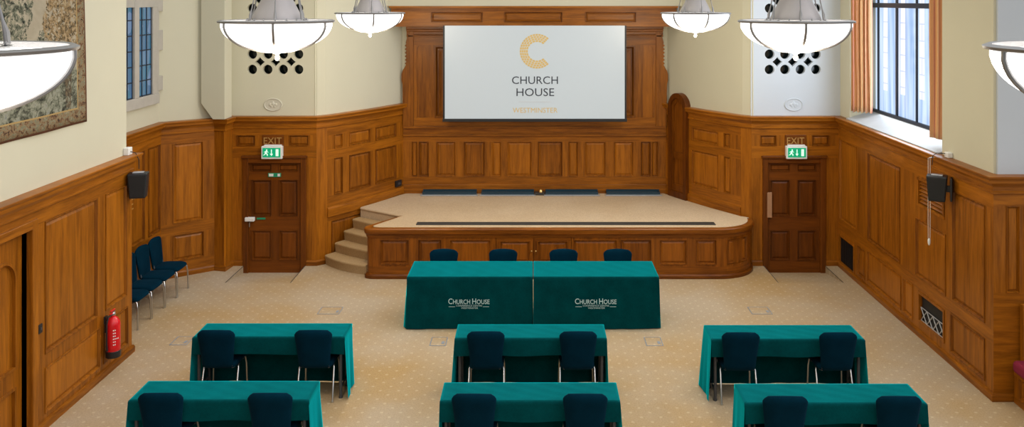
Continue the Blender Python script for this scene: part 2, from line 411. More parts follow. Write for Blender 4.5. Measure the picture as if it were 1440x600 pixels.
# split so the pits are notches: main sheet up to RY, then strips between and beside the pits
floor_mb.box(-7.2, 2.0, -.25, 7.6, RY, 0, 0, 0)
xs = [-7.2, ramps[0][0], ramps[0][1], ramps[1][0], ramps[1][1], 7.6]
for a, b in ((0, 1), (2, 3), (4, 5)): floor_mb.box(xs[a], RY, -.25, xs[b], 17.5, 0, 0, 0)
for a, b in ramps:
    floor_mb.add([(a, RY, 0), (b, RY, 0), (b, YD+.1, PIT), (a, YD+.1, PIT)], [(0, 1, 2, 3)], 0, 0)
    floor_mb.box(a, RY, -.4, b, 15.6, -.25, 0, 0)
    for xx, sgn in ((a, 1), (b, -1)):   # dark edging strip where the carpet folds into the pit
        floor_mb.add([(xx, RY, .003), (xx+.012*sgn, RY, .003), (xx+.012*sgn, YD, .003), (xx, YD, .003)], [(0, 1, 2, 3) if sgn > 0 else (3, 2, 1, 0)], 1, 0)
struct(floor_mb.build('floor', [M['carpet'], M['rubber']]))

# ---- wall slabs (plaster) and their wainscots
def make_wall(name, path, panels, z0=0, z1=2.56, openings=(), du=None, plaster=True, low=-.3, wm=WOOD, trim=(0, 0), paint=M['cream']):
    o = None
    if plaster:
        b = MB(); slab(b, path, low, ZT, trim=trim); o = struct(b.build(name, paint))
    b = MB(); wainscot(b, path.at, 0, path.L, z0, z1, panels, openings, du=du)
    w = b.build('wainscot', wm, o)
    return o
U = pL.u
def rects(path, pairs, z0, z1):
    r = []
    for a, b in pairs:
        a, b = sorted((path.u(a), path.u(b))); r.append((a, z0, b, z1))
    return r
DO = (7.75-3, 9.22-3)          # side door opening along the left wall
lp = [(9.475-3, .815, 10.61-3, 2.29), (10.81-3, .815, 11.37-3, 2.29), (9.475-3, .16, 10.68-3, .665), (10.76-3, .16, 11.40-3, .665),
      (6.2-3, .815, 7.5-3, 2.29), (6.2-3, .16, 7.5-3, .665), (4.5-3, .815, 5.9-3, 2.29), (4.5-3, .16, 5.9-3, .665)]
# the left wall is split round its side door so the reveal is real
def wall_with_hole(name, path, hole, panels):
    b = MB(); u0, u1, zt = hole
    for a, c, z0, z1 in ((0, u0, -.3, ZT), (u1, path.L-.05, -.3, ZT), (u0, u1, zt, ZT)):
        b.add([path.at(u, z, w) for w in (-.05, -.3) for u, z in ((a, z0), (c, z0), (c, z1), (a, z1))],
              [(0, 1, 2, 3), (7, 6, 5, 4), (0, 4, 5, 1), (1, 5, 6, 2), (2, 6, 7, 3), (3, 7, 4, 0)], 0, 0)
    o = struct(b.build(name, M['cream']))
    b = MB(); wainscot(b, path.at, 0, path.L, 0, 2.56, panels, [(u0, -.01, u1, zt)])
    for u in (u0, u1): b.add([path.at(u, z, w) for z, w in ((0, 0), (zt, 0), (zt, -.28), (0, -.28))], [(0, 1, 2, 3)], 0, -.1)
    b.add([path.at(u, zt, w) for u, w in ((u0, 0), (u1, 0), (u1, -.28), (u0, -.28))], [(0, 1, 2, 3)], 1, -.1)
    b.build('wainscot', WOOD, o)
    return o
wl = wall_with_hole('wall_left', pL, (DO[0], DO[1], 2.27), lp)
# architrave round the side door opening
b = MB(); A = pL.at
for a, c, z0, z1, m in ((DO[0]-.10, DO[0], 0, 2.37, 0), (DO[1], DO[1]+.10, 0, 2.37, 0), (DO[0], DO[1], 2.27, 2.37, 1)):
    b.box(a, -.01, z0, c, .022, z1, m, T=lambda u, w, z: A(u, z, w))
b.build('architrave', WOOD, wl, bevel=.008)
b = MB()
text_into(b, 'EXIT', pL.u(-95), pL.u(5), 2.395, 2.465, A, .006)
b.build('carved_exit_lettering', M['gold'], wl)

make_wall('wall_left_return', pLr, [(.12, .815, .8, 2.29), (.12, .16, .8, .665)], trim=(.08, -.06))
make_wall('wall_recess', pRc, [(.15, .85, 1.25, 2.31), (1.38, .85, 2.36, 2.31), (2.50, .85, 2.94, 2.31), (.15, .16, 1.25, .70), (1.38, .16, 2.36, .70), (2.5, .16, 2.94, .70)], trim=(-.06, -.04))
an = make_wall('wall_angle', pAn, [(pAn.u(243), .92, pAn.u(286), 2.29), (pAn.u(243), .27, pAn.u(287), .72)], trim=(-.04, -.03))
make_wall('wall_pier', pPi, [], du=.06, trim=(-.03, -.06))
# lightly projecting plaster pier above the cornice, chamfered at its foot
b = MB()
yp = 14.86
b.plate([(X(317, yp), 2.68), (X(317, yp), ZT), (X(283, yp), ZT), (X(283, yp), Z(145, yp)), (X(300, yp), 2.68)][::-1], [], lambda u, v, w: (u, yp-w-.1*(u+5.85), v), -.35, 0, 0, 0)
struct(b.build('trim_1', M['cream']))

def fret_wall(name, path, cx, door, frieze, paint=M['cream']):
    """exit-door wall: plaster pierced with rows of round and diamond holes over a boarded dado with the door opening"""
    b = MB(); L = path.L; pit = .2776; rr = .086
    loops = []
    for r in range(-2, 5):
        zc = Z(98, YD) + (r+2)*.2745
        for k in (-1.5, -.5, .5, 1.5):
            uc = cx + k*pit
            loops.append([(uc+rr*math.cos(t*PI/12), zc+rr*math.sin(t*PI/12)) for t in range(24)][::-1])
        for k in (-1, 0, 1):
            uc, zd = cx+k*pit, zc+.137
            pts = []
            for q in range(16):
                t = q*PI/8; c_, n_s = math.cos(t), math.sin(t)
                pts.append((uc+.09*math.copysign(abs(c_)**2.3, c_), zd+.09*math.copysign(abs(n_s)**2.3, n_s)))
            loops.append(pts[::-1])
    T = lambda u, z, w: path.at(u, z, w)
    d0, d1 = path.u(door[0]), path.u(door[1])
    dz = Z(222, YD)
    e0, e1 = (.06, 0) if cx > 0 and path.p[0].x < 0 else (0, .06)
    b.plate([(-e0, 2.3), (L+e1, 2.3), (L+e1, ZT), (-e0, ZT)], loops, T, -.13, -.05, 0, 0)
    for a, c, z0, z1 in ((0, d0, -.3, 2.4), (d1, L, -.3, 2.4), (d0, d1, dz, 2.4), (0, L, 2.4, ZT)):
        w0 = -.05 if z1 < 3 else -.24
        b.add([T(u, z, w) for w in (w0, -.34) for u, z in ((a, z0), (c, z0), (c, z1), (a, z1))], [(0, 1, 2, 3), (7, 6, 5, 4), (0, 4, 5, 1), (1, 5, 6, 2), (2, 6, 7, 3), (3, 7, 4, 0)], 1 if z1 > 3 else 0, 0)
    o = struct(b.build(name, [paint, M['smoke']]))
    b = MB()
    wainscot(b, T, 0, L, PIT, 2.56, [(path.u(a), Z(205, YD), path.u(c), Z(190, YD)) for a, c in frieze], [(d0, PIT-.1, d1, dz)])
    b.build('wainscot', WOOD, o)
    b = MB(); t = .085
    for a, c, z0, z1, m in ((d0-.01, d0+t, PIT, dz, 0), (d1-t, d1+.01, PIT, dz, 0), (d0+t, d1-t, dz-t, dz, 1), (d0-.03, d1+.03, dz, dz+.045, 1)):
        b.box(a, -.04, z0, c, .035 if m == 0 or z1 == dz else .06, z1, m, T=lambda u, w, z: T(u, z, w))
    b.build('architrave', [M['door_v'], M['door_h']], o, bevel=.008)
    b = MB(); p0, p1 = path.u(frieze[1][0]), path.u(frieze[1][1])
    b.box(p0, -.01, Z(205, YD), p1, .018, Z(189.5, YD), 0, T=lambda u, w, z: T(u, z, w))
    b.build('exit_plaque', M['door_h'], o, bevel=.006)
    b = MB(); text_into(b, 'EXIT', p0+.03, p1-.03, Z(202, YD), Z(193, YD), T, .0195)
    b.build('carved_exit_lettering', M['gold'], o)
    return d0+t, d1-t, dz-t
def leaf_door(name, path, a, c, top, cols):
    """six-panelled oak leaf"""
    T = lambda u, z, w: path.at(u, z, w-.02)
    b = MB(); pan = []
    w = c-a
    for q0, q1 in ((.05, .43), (.57, .93)):
        for y0, y1 in ((231, 241), (253, 304), (324, 366)):
            pan.append((a+w*q0, Z(y1, YD), a+w*q1, Z(y0, YD)))
    wainscot(b, T, a, c, PIT+.004, top, pan)
    b.add([T(u, z, q) for q in (-.05,) for u, z in ((a, PIT+.004), (a, top), (c, top), (c, PIT+.004))], [(0, 1, 2, 3)], 0, 0)
    return struct(b.build(name, cols))
DOORW = [M['door_v'], M['door_h']]
a, c, t_ = fret_wall('wall_exit_left', pDl, pDl.u(386), (343, 430), ((333, 359), (369, 399), (406, 434)))
d1 = leaf_door('door_1', pDl, a, c, t_, DOORW)
TD = lambda u, z, w: pDl.at(u, z, w)
b = MB()
b.box(a-.05, .0, Z(310, YD), pDl.u(359), .075, Z(304.5, YD), 0, T=lambda u, w, z: TD(u, z, w))
b.build('door_closer', M['white'], d1, bevel=.01)
b = MB(); b.box(pDl.u(361), -.012, Z(308.5, YD), pDl.u(373), -.004, Z(306, YD), 0, T=lambda u, w, z: TD(u, z, w)); b.build('push_strip', M['greenpaint'], d1)
b = MB(); b.tube([TD(a+.03, Z(312, YD), .0), TD(a+.03, Z(312, YD), .05), TD(a+.03, Z(318, YD), .05)], .010); b.build('handle', M['chrome'], d1)
st = tag(None or (lambda q: q)(MB()).build('door_notice', M['greenpaint']) if False else thing('door_notice', 'small green notice stuck on the left exit door', 'sign', TD(pDl.u(386), Z(246, YD), -.008)), 'small green notice stuck on the dark exit door left of the stage', 'sign')
o0 = st.location
b = MB(); b.box(-.115, 0, -.035, .115, .006, .035); q = b.build('plate', M['greenpaint'], st)
q.location.y = -.006
for x0, x1 in ((-.10, -.02), (.055, .10)):
    b = MB(); b.box(x0, -.003, -.024, x1, -.0005, .024); b.build('white_symbol', M['white'], q)
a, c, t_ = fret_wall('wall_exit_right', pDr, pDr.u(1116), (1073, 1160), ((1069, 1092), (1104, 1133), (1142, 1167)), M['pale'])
d2 = leaf_door('door_2', pDr, a, c, t_, DOORW)
TR = lambda u, z, w: pDr.at(u, z, w)
b = MB(); b.box(a-.02, 0, Z(305, YD), a+.065, .042, Z(270, YD), 0, T=lambda u, w, z: TR(u, z, w)); b.build('push_plate', M['tan'], d2, bevel=.004)

# oval plaster reliefs over the exits
for px, side in ((384, 'left'), (1116, 'right')):
    Yp = YD+.05
    o = thing('plaster_medallion', 'oval plaster medallion above the %s exit door under the round holes' % side, 'medallion', (X(px, Yp), Yp, Z(147, Yp)))
    b = MB(); k = 36; prof = ((1.0, 0), (.98, .014), (.90, .018), (.84, .006), (0.001, .006))
    vs = [(r*.17*math.cos(2*PI*i/k), -w, r*.118*math.sin(2*PI*i/k)) for r, w in prof for i in range(k)]
    b.add(vs, [(j*k+i, j*k+(i+1) % k, (j+1)*k+(i+1) % k, (j+1)*k+i) for j in range(len(prof)-1) for i in range(k)], 0, 0)
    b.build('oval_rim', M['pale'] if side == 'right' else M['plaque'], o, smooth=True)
    b = MB()
    for bx, bz, r in ((-.05, .0, .03), (0, .012, .036), (.05, 0, .03), (-.025, -.03, .026), (.028, -.03, .026), (0, .045, .02)):
        b.lathe([(r*math.cos(t*PI/12), r*.4*math.sin(t*PI/12)) for t in range(7)], (bx, bz, 0), 14)
    b.v = [Vector((v.x, -v.z-.005, v.y)) for v in b.v]
    b.build('carved_relief', M['pale'] if side == 'right' else M['plaque'], o, smooth=True)

make_wall('wall_facet_left', pFl, [])
make_wall('wall_facet_right', pFr, [])
crv = [(470, 482), (491, 521), (528, 557)]
mw = make_wall('wall_curve_left', pCl, rects(pCl, crv, 2.04, 2.30) + rects(pCl, crv, 1.20, 1.87) + rects(pCl, [(466, 520)], .12, .74), du=.2, trim=(0, -.06))
crr = [(973, 1010), (1018, 1027)]
make_wall('wall_curve_right', pCr, rects(pCr, crr, 2.04, 2.30) + rects(pCr, crr, 1.20, 1.87), du=.2, trim=(-.06, 0))
# skirting and raking rail at stage level on the curved walls
for nm, p in (('trim_2', pCl), ('trim_3', pCr)):
    b = MB(); sweep(b, p, [(-.01, .83), (.028, .83), (.028, .97), (.018, 1.0), (-.01, 1.01)], 0)
    struct(b.build(nm, M['wood_h']))
# arch-headed door in the curved wall on the right
def arch_pts(u0, u1, z0, ztop, n=18):
    r = (u1-u0)/2; zc = ztop-r
    return [(u0, z0), (u1, z0)] + [((u0+u1)/2+r*math.cos(i*PI/n), zc+r*math.sin(i*PI/n)) for i in range(n+1)]
ua, ub = sorted((pCr.u(943.5), pCr.u(968.5)))
b = MB(); P = pCr.at
b.plate(arch_pts(ua, ub, ZS, 2.92), [arch_pts(ua+.085, ub-.085, ZS+.12, 2.82)], P, -.08, .075, 0)
d3 = struct(b.build('door_3', [M['door_v']], bevel=.012))
b = MB(); b.plate(arch_pts(ua+.06, ub-.06, ZS+.1, 2.84), [arch_pts(ua+.14, ub-.14, 1.75, 2.74), [(ua+.14, 1.12), (ub-.14, 1.12), (ub-.14, 1.62), (ua+.14, 1.62)]], P, -.02, .035, 0)
b.plate(arch_pts(ua+.12, ub-.12, ZS+.12, 2.80), [], P, -.03, .015, 0)
b.build('arched_leaf', [M['stage_v']], d3, bevel=.006)

# back wall: panelled dado, boarded centrepiece, carved side scrolls
b = MB(); slab(b, Path([(-2.9, YB), (2.9, YB)]), -.3, ZT); wb = struct(b.build('wall_back', M['cream']))
px_ = lambda p: X(p, YB); PB = lambda u, z, w: (u, YB-w, z)
def zy(y): return Z(y, YB)
pan = []
for a_, c_ in ((4, 39), (47, 61), (70, 100), (111, 139), (149, 163), (165, 173)):
    for s_ in (1, -1):
        x0, x1 = sorted((px_(CX+s_*a_), px_(CX+s_*c_))); pan.append((x0, zy(248), x1, zy(199)))
b = MB(); wainscot(b, PB, -2.65, 2.65, ZS-.05, zy(191), pan)
b.box(-2.65, -.02, zy(191), 2.65, .05, zy(188.5), 1, T=lambda u, w, z: PB(u, z, w))
b.box(-2.65, -.02, zy(188.5), 2.65, .02, zy(180), 1, T=lambda u, w, z: PB(u, z, w))
b.box(-2.65, -.02, zy(180), 2.65, .045, zy(177), 1, T=lambda u, w, z: PB(u, z, w))
b.build('wainscot', WOOD, wb, bevel=.006)
b = MB(); b.box(-2.65, -.02, ZS-.02, 2.65, .03, zy(259), 0, T=lambda u, w, z: PB(u, z, w)); struct(b.build('baseboard_back', M['wood_h'], bevel=.006))
b = MB()
up = [(px_(611), zy(165), px_(741), zy(64)), (px_(763), zy(165), px_(893), zy(64))]
b2 = []
wainscot(b, lambda u, z, w: PB(u, z, w+.02), px_(573), px_(931), zy(177), zy(39), up + [(px_(576), zy(165), px_(581), zy(128)), (px_(923), zy(165), px_(928), zy(128))],
         [(px_(586), zy(165), px_(600), zy(63)), (px_(904), zy(165), px_(918), zy(63))],
         ring=((0, 0), (0, .018), (.03, .018), (.06, -.03), (.09, -.03), (.14, -.015)))
for e0, e1 in ((586, 600), (904, 918)):     # round-headed sunk panels
    u0, u1 = px_(e0), px_(e1); z0, z1 = zy(165), zy(63)
    ap = arch_pts(u0+.002, u1-.002, z0, z1-.002)
    b.plate([(u0, z0-.001), (u1, z0-.001), (u1, z1), (u0, z1)], [ap[0:1]+ap[1:]], lambda u, z, w: PB(u, z, w+.02), -.03, 0, 0)
    b.plate([(u0, z0), (u1, z0), (u1, z1), (u0, z1)], [], lambda u, z, w: PB(u, z, w+.02), -.035, -.022, 0)
b.build('centre_panelling', WOOD, wb)
b = MB()
for y0, y1, w in ((52, 49, .05), (49, 44, .035), (44, 41, .09), (41, 37, .12)):
    b.box(px_(572), 0, zy(y0), px_(932), w, zy(y1), 1, T=lambda u, w_, z: PB(u, z, w_))
b.build('entablature', WOOD, wb, bevel=.01)
for s_ in (1, -1):   # scrolled carved cheeks either side
    pts = [(582, 39), (576, 39), (576.5, 45), (574, 50), (572.5, 54), (571, 60)]
    y = 62
    while y < 92: pts += [(571.8, y), (569.6, y+1.6), (569.8, y+2.6), (571.6, y+3.6)]; y += 5
    pts += [(570, 93), (568.5, 96), (566.5, 99), (565.2, 104), (565, 112), (566.3, 118), (566.6, 130), (566.6, 177), (582, 177)]
    out = [(px_(CX+(p-CX)*s_*-1) if s_ < 0 else px_(2*CX-p), zy(y)) for p, y in pts]
    if s_ < 0: out = [(px_(p), zy(y)) for p, y in pts]
    b = MB(); b.plate(out, [], PB, -.03, .05, 0)
    b.build('carved_scroll', M['wood_v'], wb, bevel=.008)
# header beam across the stage and plaster above
YH = 16.84
b = MB(); PH = lambda u, z, w: (u, YH-w, z)
hx = lambda p: X(p, YH)
wainscot(b, PH, hx(550), hx(951), Z(37.5, YH), Z(11, YH), [(hx(p), Z(31.5, YH), hx(q), Z(16.5, YH)) for p, q in ((606, 679), (709, 791), (823, 895))], vm=1)
b.box(hx(550), -.3, Z(37.5, YH), hx(951), -.04, Z(11, YH), 1, T=lambda u, w, z: PH(u, z, w))
b.box(hx(548), -.3, Z(11, YH), hx(953), .06, Z(8.5, YH), 1, T=lambda u, w, z: PH(u, z, w))
b.add([PH(hx(550), Z(37.5, YH), 0), PH(hx(951), Z(37.5, YH), 0), PH(hx(951), Z(37.5, YH), -.3), PH(hx(550), Z(37.5, YH), -.3)], [(3, 2, 1, 0)], 1, 0)
struct(b.build('trim_header_beam', WOOD))
b = MB(); b.box(-3.3, YH-.02, Z(8.5, YH), 3.3, YH+.3, ZT); struct(b.build('wall_over_stage', M['cream']))

# right wall with the window opening
WY0, WY1 = 11.50, 14.88
pu = lambda Y: YD-Y
rp = [(pu(15.22), .85, pu(14.42), 2.27), (pu(13.93), .83, pu(12.70), 2.26), (pu(12.18), .83, pu(11.29), 1.65), (pu(11.11), .85, pu(10.31), 2.27),
      (pu(14.38), .14, pu(14.05), .62), (pu(13.97), .15, pu(12.67), .66), (pu(12.60), .15, pu(12.28), .66), (pu(11.16), .15, pu(10.31), .66)]
VENT1, VENT2, LOUV = (pu(15.27), .06, pu(14.52), .58), (pu(12.10), .20, pu(11.33), .63), (pu(12.12), 1.84, pu(11.33), 2.24)
b = MB()
for Y0, Y1, z0, z1, x0, x1 in ((10.21, YD+.3, -.3, 2.66, XR+.05, XR+.3), (10.21, WY0, 2.66, ZT, XR+.05, XR+1.0), (WY1, YD+.3, 2.66, ZT, XR+.05, XR+1.0), (WY0, WY1, 2.3, 2.66, XR+.3, XR+.9), (WY0, WY1, 5.9, ZT, XR+.05, XR+1)):
    b.box(x0, Y0, z0, x1, Y1, z1, 0, 0)
wr = struct(b.build('wall_right', M['cream']))
b = MB(); wainscot(b, pR.at, 0, pR.L, 0, 2.56, rp, [VENT1, VENT2, LOUV])
b.build('wainscot', WOOD, wr)
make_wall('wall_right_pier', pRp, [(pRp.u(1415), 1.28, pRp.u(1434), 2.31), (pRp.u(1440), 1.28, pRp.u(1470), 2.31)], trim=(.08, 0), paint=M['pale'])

# sloping stone sill
b = MB()
b.add([(XR-.01, WY0, 2.69), (XR-.01, WY1, 2.69), (5.93, WY1, 2.83), (5.93, WY0, 2.83), (XR-.01, WY0, 2.60), (XR-.01, WY1, 2.60), (5.93, WY1, 2.60), (5.93, WY0, 2.60)],
      [(0, 3, 2, 1), (4, 5, 6, 7), (0, 1, 5, 4), (2, 3, 7, 6), (1, 2, 6, 5), (3, 0, 4, 7)], 0, 0)
sill = b.build('window_sill', M['sill'])
# window_1: dark metal frame, lit panes
win = bpy.data.objects.new('window_1', None); C.objects.link(win); struct(win); win.location = (5.9, 13.1, 2.82)
sill.parent = win; sill.location = -win.location
WX = 5.9
def pane_mat():
    m, n, l, b = nt('daylight_pane'); setp(b, rough=.08)
    g = n.new('ShaderNodeTexCoord'); s = n.new('ShaderNodeSeparateXYZ'); l.new(g.outputs['Object'], s.inputs[0])
    t = n.new('ShaderNodeTexNoise'); mp = n.new('ShaderNodeMapping'); mp.inputs['Scale'].default_value = (1, 5.5, .35); l.new(g.outputs['Object'], mp.inputs[0]); l.new(mp.outputs[0], t.inputs['Vector']); t.inputs['Scale'].default_value = 1.3
    r = n.new('ShaderNodeValToRGB'); r.color_ramp.elements[0].position = .35; r.color_ramp.elements[0].color = (.30, .46, .76, 1); r.color_ramp.elements[1].position = .62; r.color_ramp.elements[1].color = (.62, .76, .95, 1)
    l.new(t.outputs['Fac'], r.inputs['Fac'])
    # pale stone piers of the building across the street, seen through the glass
    br = n.new('ShaderNodeTexBrick'); mb_ = n.new('ShaderNodeMapping'); mb_.inputs['Rotation'].default_value = (0, 0, 0); cx = n.new('ShaderNodeCombineXYZ'); l.new(s.outputs['Y'], cx.inputs[0]); l.new(s.outputs['Z'], cx.inputs[1])
    l.new(cx.outputs[0], br.inputs['Vector']); br.inputs['Scale'].default_value = 1; br.inputs['Brick Width'].default_value = 3; br.inputs['Row Height'].default_value = .26; br.inputs['Mortar Size'].default_value = .012
    br.inputs['Color1'].default_value = (1, 1, 1, 1); br.inputs['Color2'].default_value = (.95, .96, 1, 1); br.inputs['Mortar'].default_value = (.62, .68, .85, 1)
    f = n.new('ShaderNodeMath'); f.operation = 'PINGPONG'; f.inputs[1].default_value = .34
    l.new(s.outputs['Y'], f.inputs[0])
    k = n.new('ShaderNodeMath'); k.operation = 'LESS_THAN'; k.inputs[1].default_value = .085; l.new(f.outputs[0], k.inputs[0])
    zz = n.new('ShaderNodeMath'); zz.operation = 'GREATER_THAN'; zz.inputs[1].default_value = 3.22-2.82; l.new(s.outputs['Z'], zz.inputs[0])
    kk = n.new('ShaderNodeMath'); kk.operation = 'MULTIPLY'; l.new(k.outputs[0], kk.inputs[0]); l.new(zz.outputs[0], kk.inputs[1])
    mx = n.new('ShaderNodeMix'); mx.data_type = 'RGBA'; l.new(kk.outputs[0], mx.inputs['Factor']); l.new(r.outputs['Color'], mx.inputs['A']); l.new(br.outputs['Color'], mx.inputs['B'])
    l.new(mx.outputs['Result'], b.inputs['Emission Color']); b.inputs['Emission Strength'].default_value = .80
    b.inputs['Base Color'].default_value = (.05, .07, .1, 1)
    return m
b = MB(); b.box(5.945, 11.4, 2.80, 5.955, 14.92, 5.9); b.build('pane', pane_mat(), win, off=win.location)
b = MB()
mull = [F*WX/(p-CX) for p in (1235, 1261, 1289, 1320, 1356)]
for i, Y in enumerate(mull):
    h = .027 if i % 2 else .017
    b.box(WX-.012, Y-h, 2.82, WX+.02, Y+h, 5.9)
b.box(WX-.02, WY0, 2.80, WX+.03, 14.92, 2.865); b.box(WX-.03, WY0, 4.62, WX+.05, 14.92, 4.70)
b.build('window_frame', M['navy'], win, bevel=.006, off=win.location)

def curtain(label, p0, p1, folds, seed):
    b = MB(); n, k = 140, 24; z0, z1 = 2.83, 5.6
    p0, p1 = Vector(p0), Vector(p1); d = (p1-p0).normalized(); nn = Vector((d.y, -d.x)); mid_ = (p0+p1)/2
    o = thing('curtain', label, 'curtain', (mid_.x, mid_.y, z0), 0, 'striped window curtains')
    rn_ = random.Random(seed); ph = [rn_.uniform(0, 6) for _ in range(4)]
    for j in range(k+1):
        t = j/k
        for i in range(n+1):
            s_ = i/n
            q = p0 + (p1-p0)*(s_ + .012*math.sin(t*5+ph[0])) + nn*(.042*math.sin(s_*folds*2*PI+ph[1]+.5*math.sin(t*3))*(1-.2*t) + .014*math.sin(s_*folds*5.3*PI+ph[2]))
            b.uv[len(b.v)] = (s_, t); b.v.append(Vector((q.x-mid_.x, q.y-mid_.y, (z1-z0)*t + (.01*math.sin(s_*folds*2*PI) if j == 0 else 0))))
    for j in range(k):
        for i in range(n): b.f.append([j*(n+1)+i, j*(n+1)+i+1, (j+1)*(n+1)+i+1, (j+1)*(n+1)+i]); b.m.append(0); b.t.append(0)
    b.build('fabric', M['curtain'], o, smooth=True, solid=.006, angle=80)
    b = MB(); e = (p1-p0)/2*1.1; b.tube([(-e.x, -e.y, z1-z0+.02), (e.x, e.y, z1-z0+.02)], .018); b.build('curtain_rail', M['brass'], o)
    return o
curtain('orange striped curtain at the far side of the right-hand window', (5.475, 14.76), (5.73, 14.50), 5, 3)
curtain('orange striped curtain at the near side of the right-hand window beside the cream wall', (5.56, 11.98), (5.62, 11.56), 4, 8)

# stone mullioned window in the left recess
w2 = bpy.data.objects.new('window_2', None); C.objects.link(w2); struct(w2); w2.location = (-6.35, 13.9, 2.9)
xs_ = -6.40; Yx = lambda p: F*6.36/(CX-p)
b = MB()
def sb(p0, p1, z0, z1, x0=-.0, x1=.05): b.box(xs_+x0, Yx(p0), z0, xs_+x1, Yx(p1), z1)
sb(120, 223, 3.01, 3.18, 0, .06); sb(214.5, 223, 3.18, 6.2, 0, .05); sb(188, 194.5, 3.18, 6.2, 0, .06); sb(120, 223, 4.63, 4.78, 0, .055); sb(120, 140, 3.18, 6.2)
for z0, z1 in ((3.22, 3.46), (3.90, 4.24), (4.56, 4.80)): sb(221, 228.3, z0, z1, 0, .054)
b.build('stone_surround', M['stone'], w2, off=w2.location, bevel=.006)
def lead_mat():
    m, n, l, b = nt('leaded_blue_glass'); setp(b, rough=.15)
    g = n.new('ShaderNodeTexCoord'); t = n.new('ShaderNodeTexVoronoi'); t.inputs['Scale'].default_value = 4.5; l.new(g.outputs['Object'], t.inputs['Vector'])
    r = n.new('ShaderNodeValToRGB'); r.color_ramp.elements[0].color = (.05, .10, .19, 1); r.color_ramp.elements[1].color = (.13, .19, .30, 1); e = r.color_ramp.elements.new(.8); e.color = (.03, .12, .18, 1)
    s = n.new('ShaderNodeSeparateColor'); l.new(t.outputs['Color'], s.inputs[0]); l.new(s.outputs[0], r.inputs['Fac'])
    l.new(r.outputs['Color'], b.inputs['Emission Color']); b.inputs['Emission Strength'].default_value = .75; b.inputs['Base Color'].default_value = (.02, .04, .07, 1)
    return m
b = MB(); b.box(xs_+.004, Yx(140), 3.16, xs_+.012, Yx(216), 6.2); b.build('glazing', lead_mat(), w2, off=w2.location)
b = MB()
for p0, p1 in ((194.5, 214.5), (166, 188)):
    y0, y1 = Yx(p0), Yx(p1)
    for k in range(4): yy = y0+(y1-y0)*k/3; b.box(xs_+.012, yy-.009, 3.18, xs_+.024, yy+.009, 6.2)
    for k in range(13): zz = 3.19+.247*k; b.box(xs_+.012, y0, zz-.009, xs_+.024, y1, zz+.009)
b.build('lead_came', M['navy'], w2, off=w2.location)

# dado cornices and baseboards
CORN = [(-.06, 2.45), (.016, 2.45), (.024, 2.458), (.024, 2.475), (.012, 2.485), (.012, 2.535), (.022, 2.54), (.030, 2.56), (.046, 2.578), (.052, 2.590), (.088, 2.594), (.092, 2.632), (.100, 2.640), (.108, 2.655), (.108, 2.670), (.098, ZC), (-.06, ZC)]
left_all = Path([(XL, 3.0), (XL, 11.52), (-6.35, 11.52), (-6.35, 14.50), (-5.64, 15.02), (-5.44, 14.97), (-5.41, YD), (-3.909, YD)] + [tuple(p) for p in pCl.p])
right_all = Path([tuple(p) for p in pCr.p if True][1:] + [(3.884, YD), (XR, YD), (XR, 10.12), (7.4, 10.12)])
# the arched door interrupts the right cornice: start after it
cut = pCr.at(ub+.005, 0, 0)
rp_ = [(cut[0], cut[1])] + [tuple(p) for p, c_ in zip(pCr.p, pCr.c) if c_ > ub+.05] + [(3.884, YD), (XR, YD), (XR, 10.12), (7.4, 10.12)]
b = MB(); sweep(b, left_all, CORN, 0, .1); struct(b.build('trim_cornice_left', M['wood_h'], smooth=True, angle=25))
b = MB(); sweep(b, Path(rp_), CORN, 0, .1)
if ua > .12: sweep(b, Path([pCr.at(0, 0)[:2], pCr.at(ua-.005, 0)[:2]]), CORN, 0, .1)
struct(b.build('trim_cornice_right', M['wood_h'], smooth=True, angle=25))
BASE = [(-.02, 0), (.03, 0), (.03, .07), (.018, .095), (-.02, .10)]
b = MB()
def base(pts): sweep(b, Path(pts), BASE, 0, -.2)
base([(XL, 3.0), (XL, 7.75-.1)]); base([(XL, 9.32), (XL, 11.52), (-6.35, 11.52), (-6.35, 14.5), (-5.64, 15.02), (-5.44, 14.97), (-5.41, YD), (X(342, YD), YD)])
base([(X(431, YD), YD), (-3.909, YD), (-3.752, 15.42)])
struct(b.build('baseboard_left', M['wood_h']))
b = MB()
base([(3.884, YD), (X(1072, YD), YD)]); base([(X(1161, YD), YD), (XR, YD), (XR, 10.12), (7.4, 10.12)])
struct(b.build('baseboard_right', M['wood_h']))

# side door leaf in the left wall (arched upper panel)
b = MB(); PL = lambda u, z, w: pL.at(u, z, w-.085)
lf0, lf1 = DO[0]+.04, DO[1]-.03
mid = (lf0+lf1)/2
for u0, u1 in ((mid+.004, lf1), (lf0, mid-.004)):
    b.plate([(u0, .01), (u1, .01), (u1, 2.26), (u0, 2.26)], [], PL, -.05, -.02, 0)
    hol = [arch_pts(u0+.11, u1-.11, .83, 2.02), [(u0+.11, .16), (u1-.11, .16), (u1-.11, .64), (u0+.11, .64)]]
    b.plate([(u0, .01), (u1, .01), (u1, 2.26), (u0, 2.26)], [h_[::-1] for h_ in hol], PL, -.025, 0, 0)
    for g_ in (.05,):
        b.plate(arch_pts(u0+.11, u1-.11, .83, 2.02), [arch_pts(u0+.14, u1-.14, .86, 1.99)[::-1]], PL, -.02, .018, 0)
        b.plate([(u0+.11, .16), (u1-.11, .16), (u1-.11, .64), (u0+.11, .64)], [[(u0+.14, .19), (u1-.14, .19), (u1-.14, .61), (u0+.14, .61)][::-1]], PL, -.02, .012, 0)
b.box(lf0-.06, -.0, 0, lf0, .02, 2.27, 0, T=lambda u, w, z: PL(u, z, w))
struct(b.build('door_4', [M['wood_v']], bevel=.004))

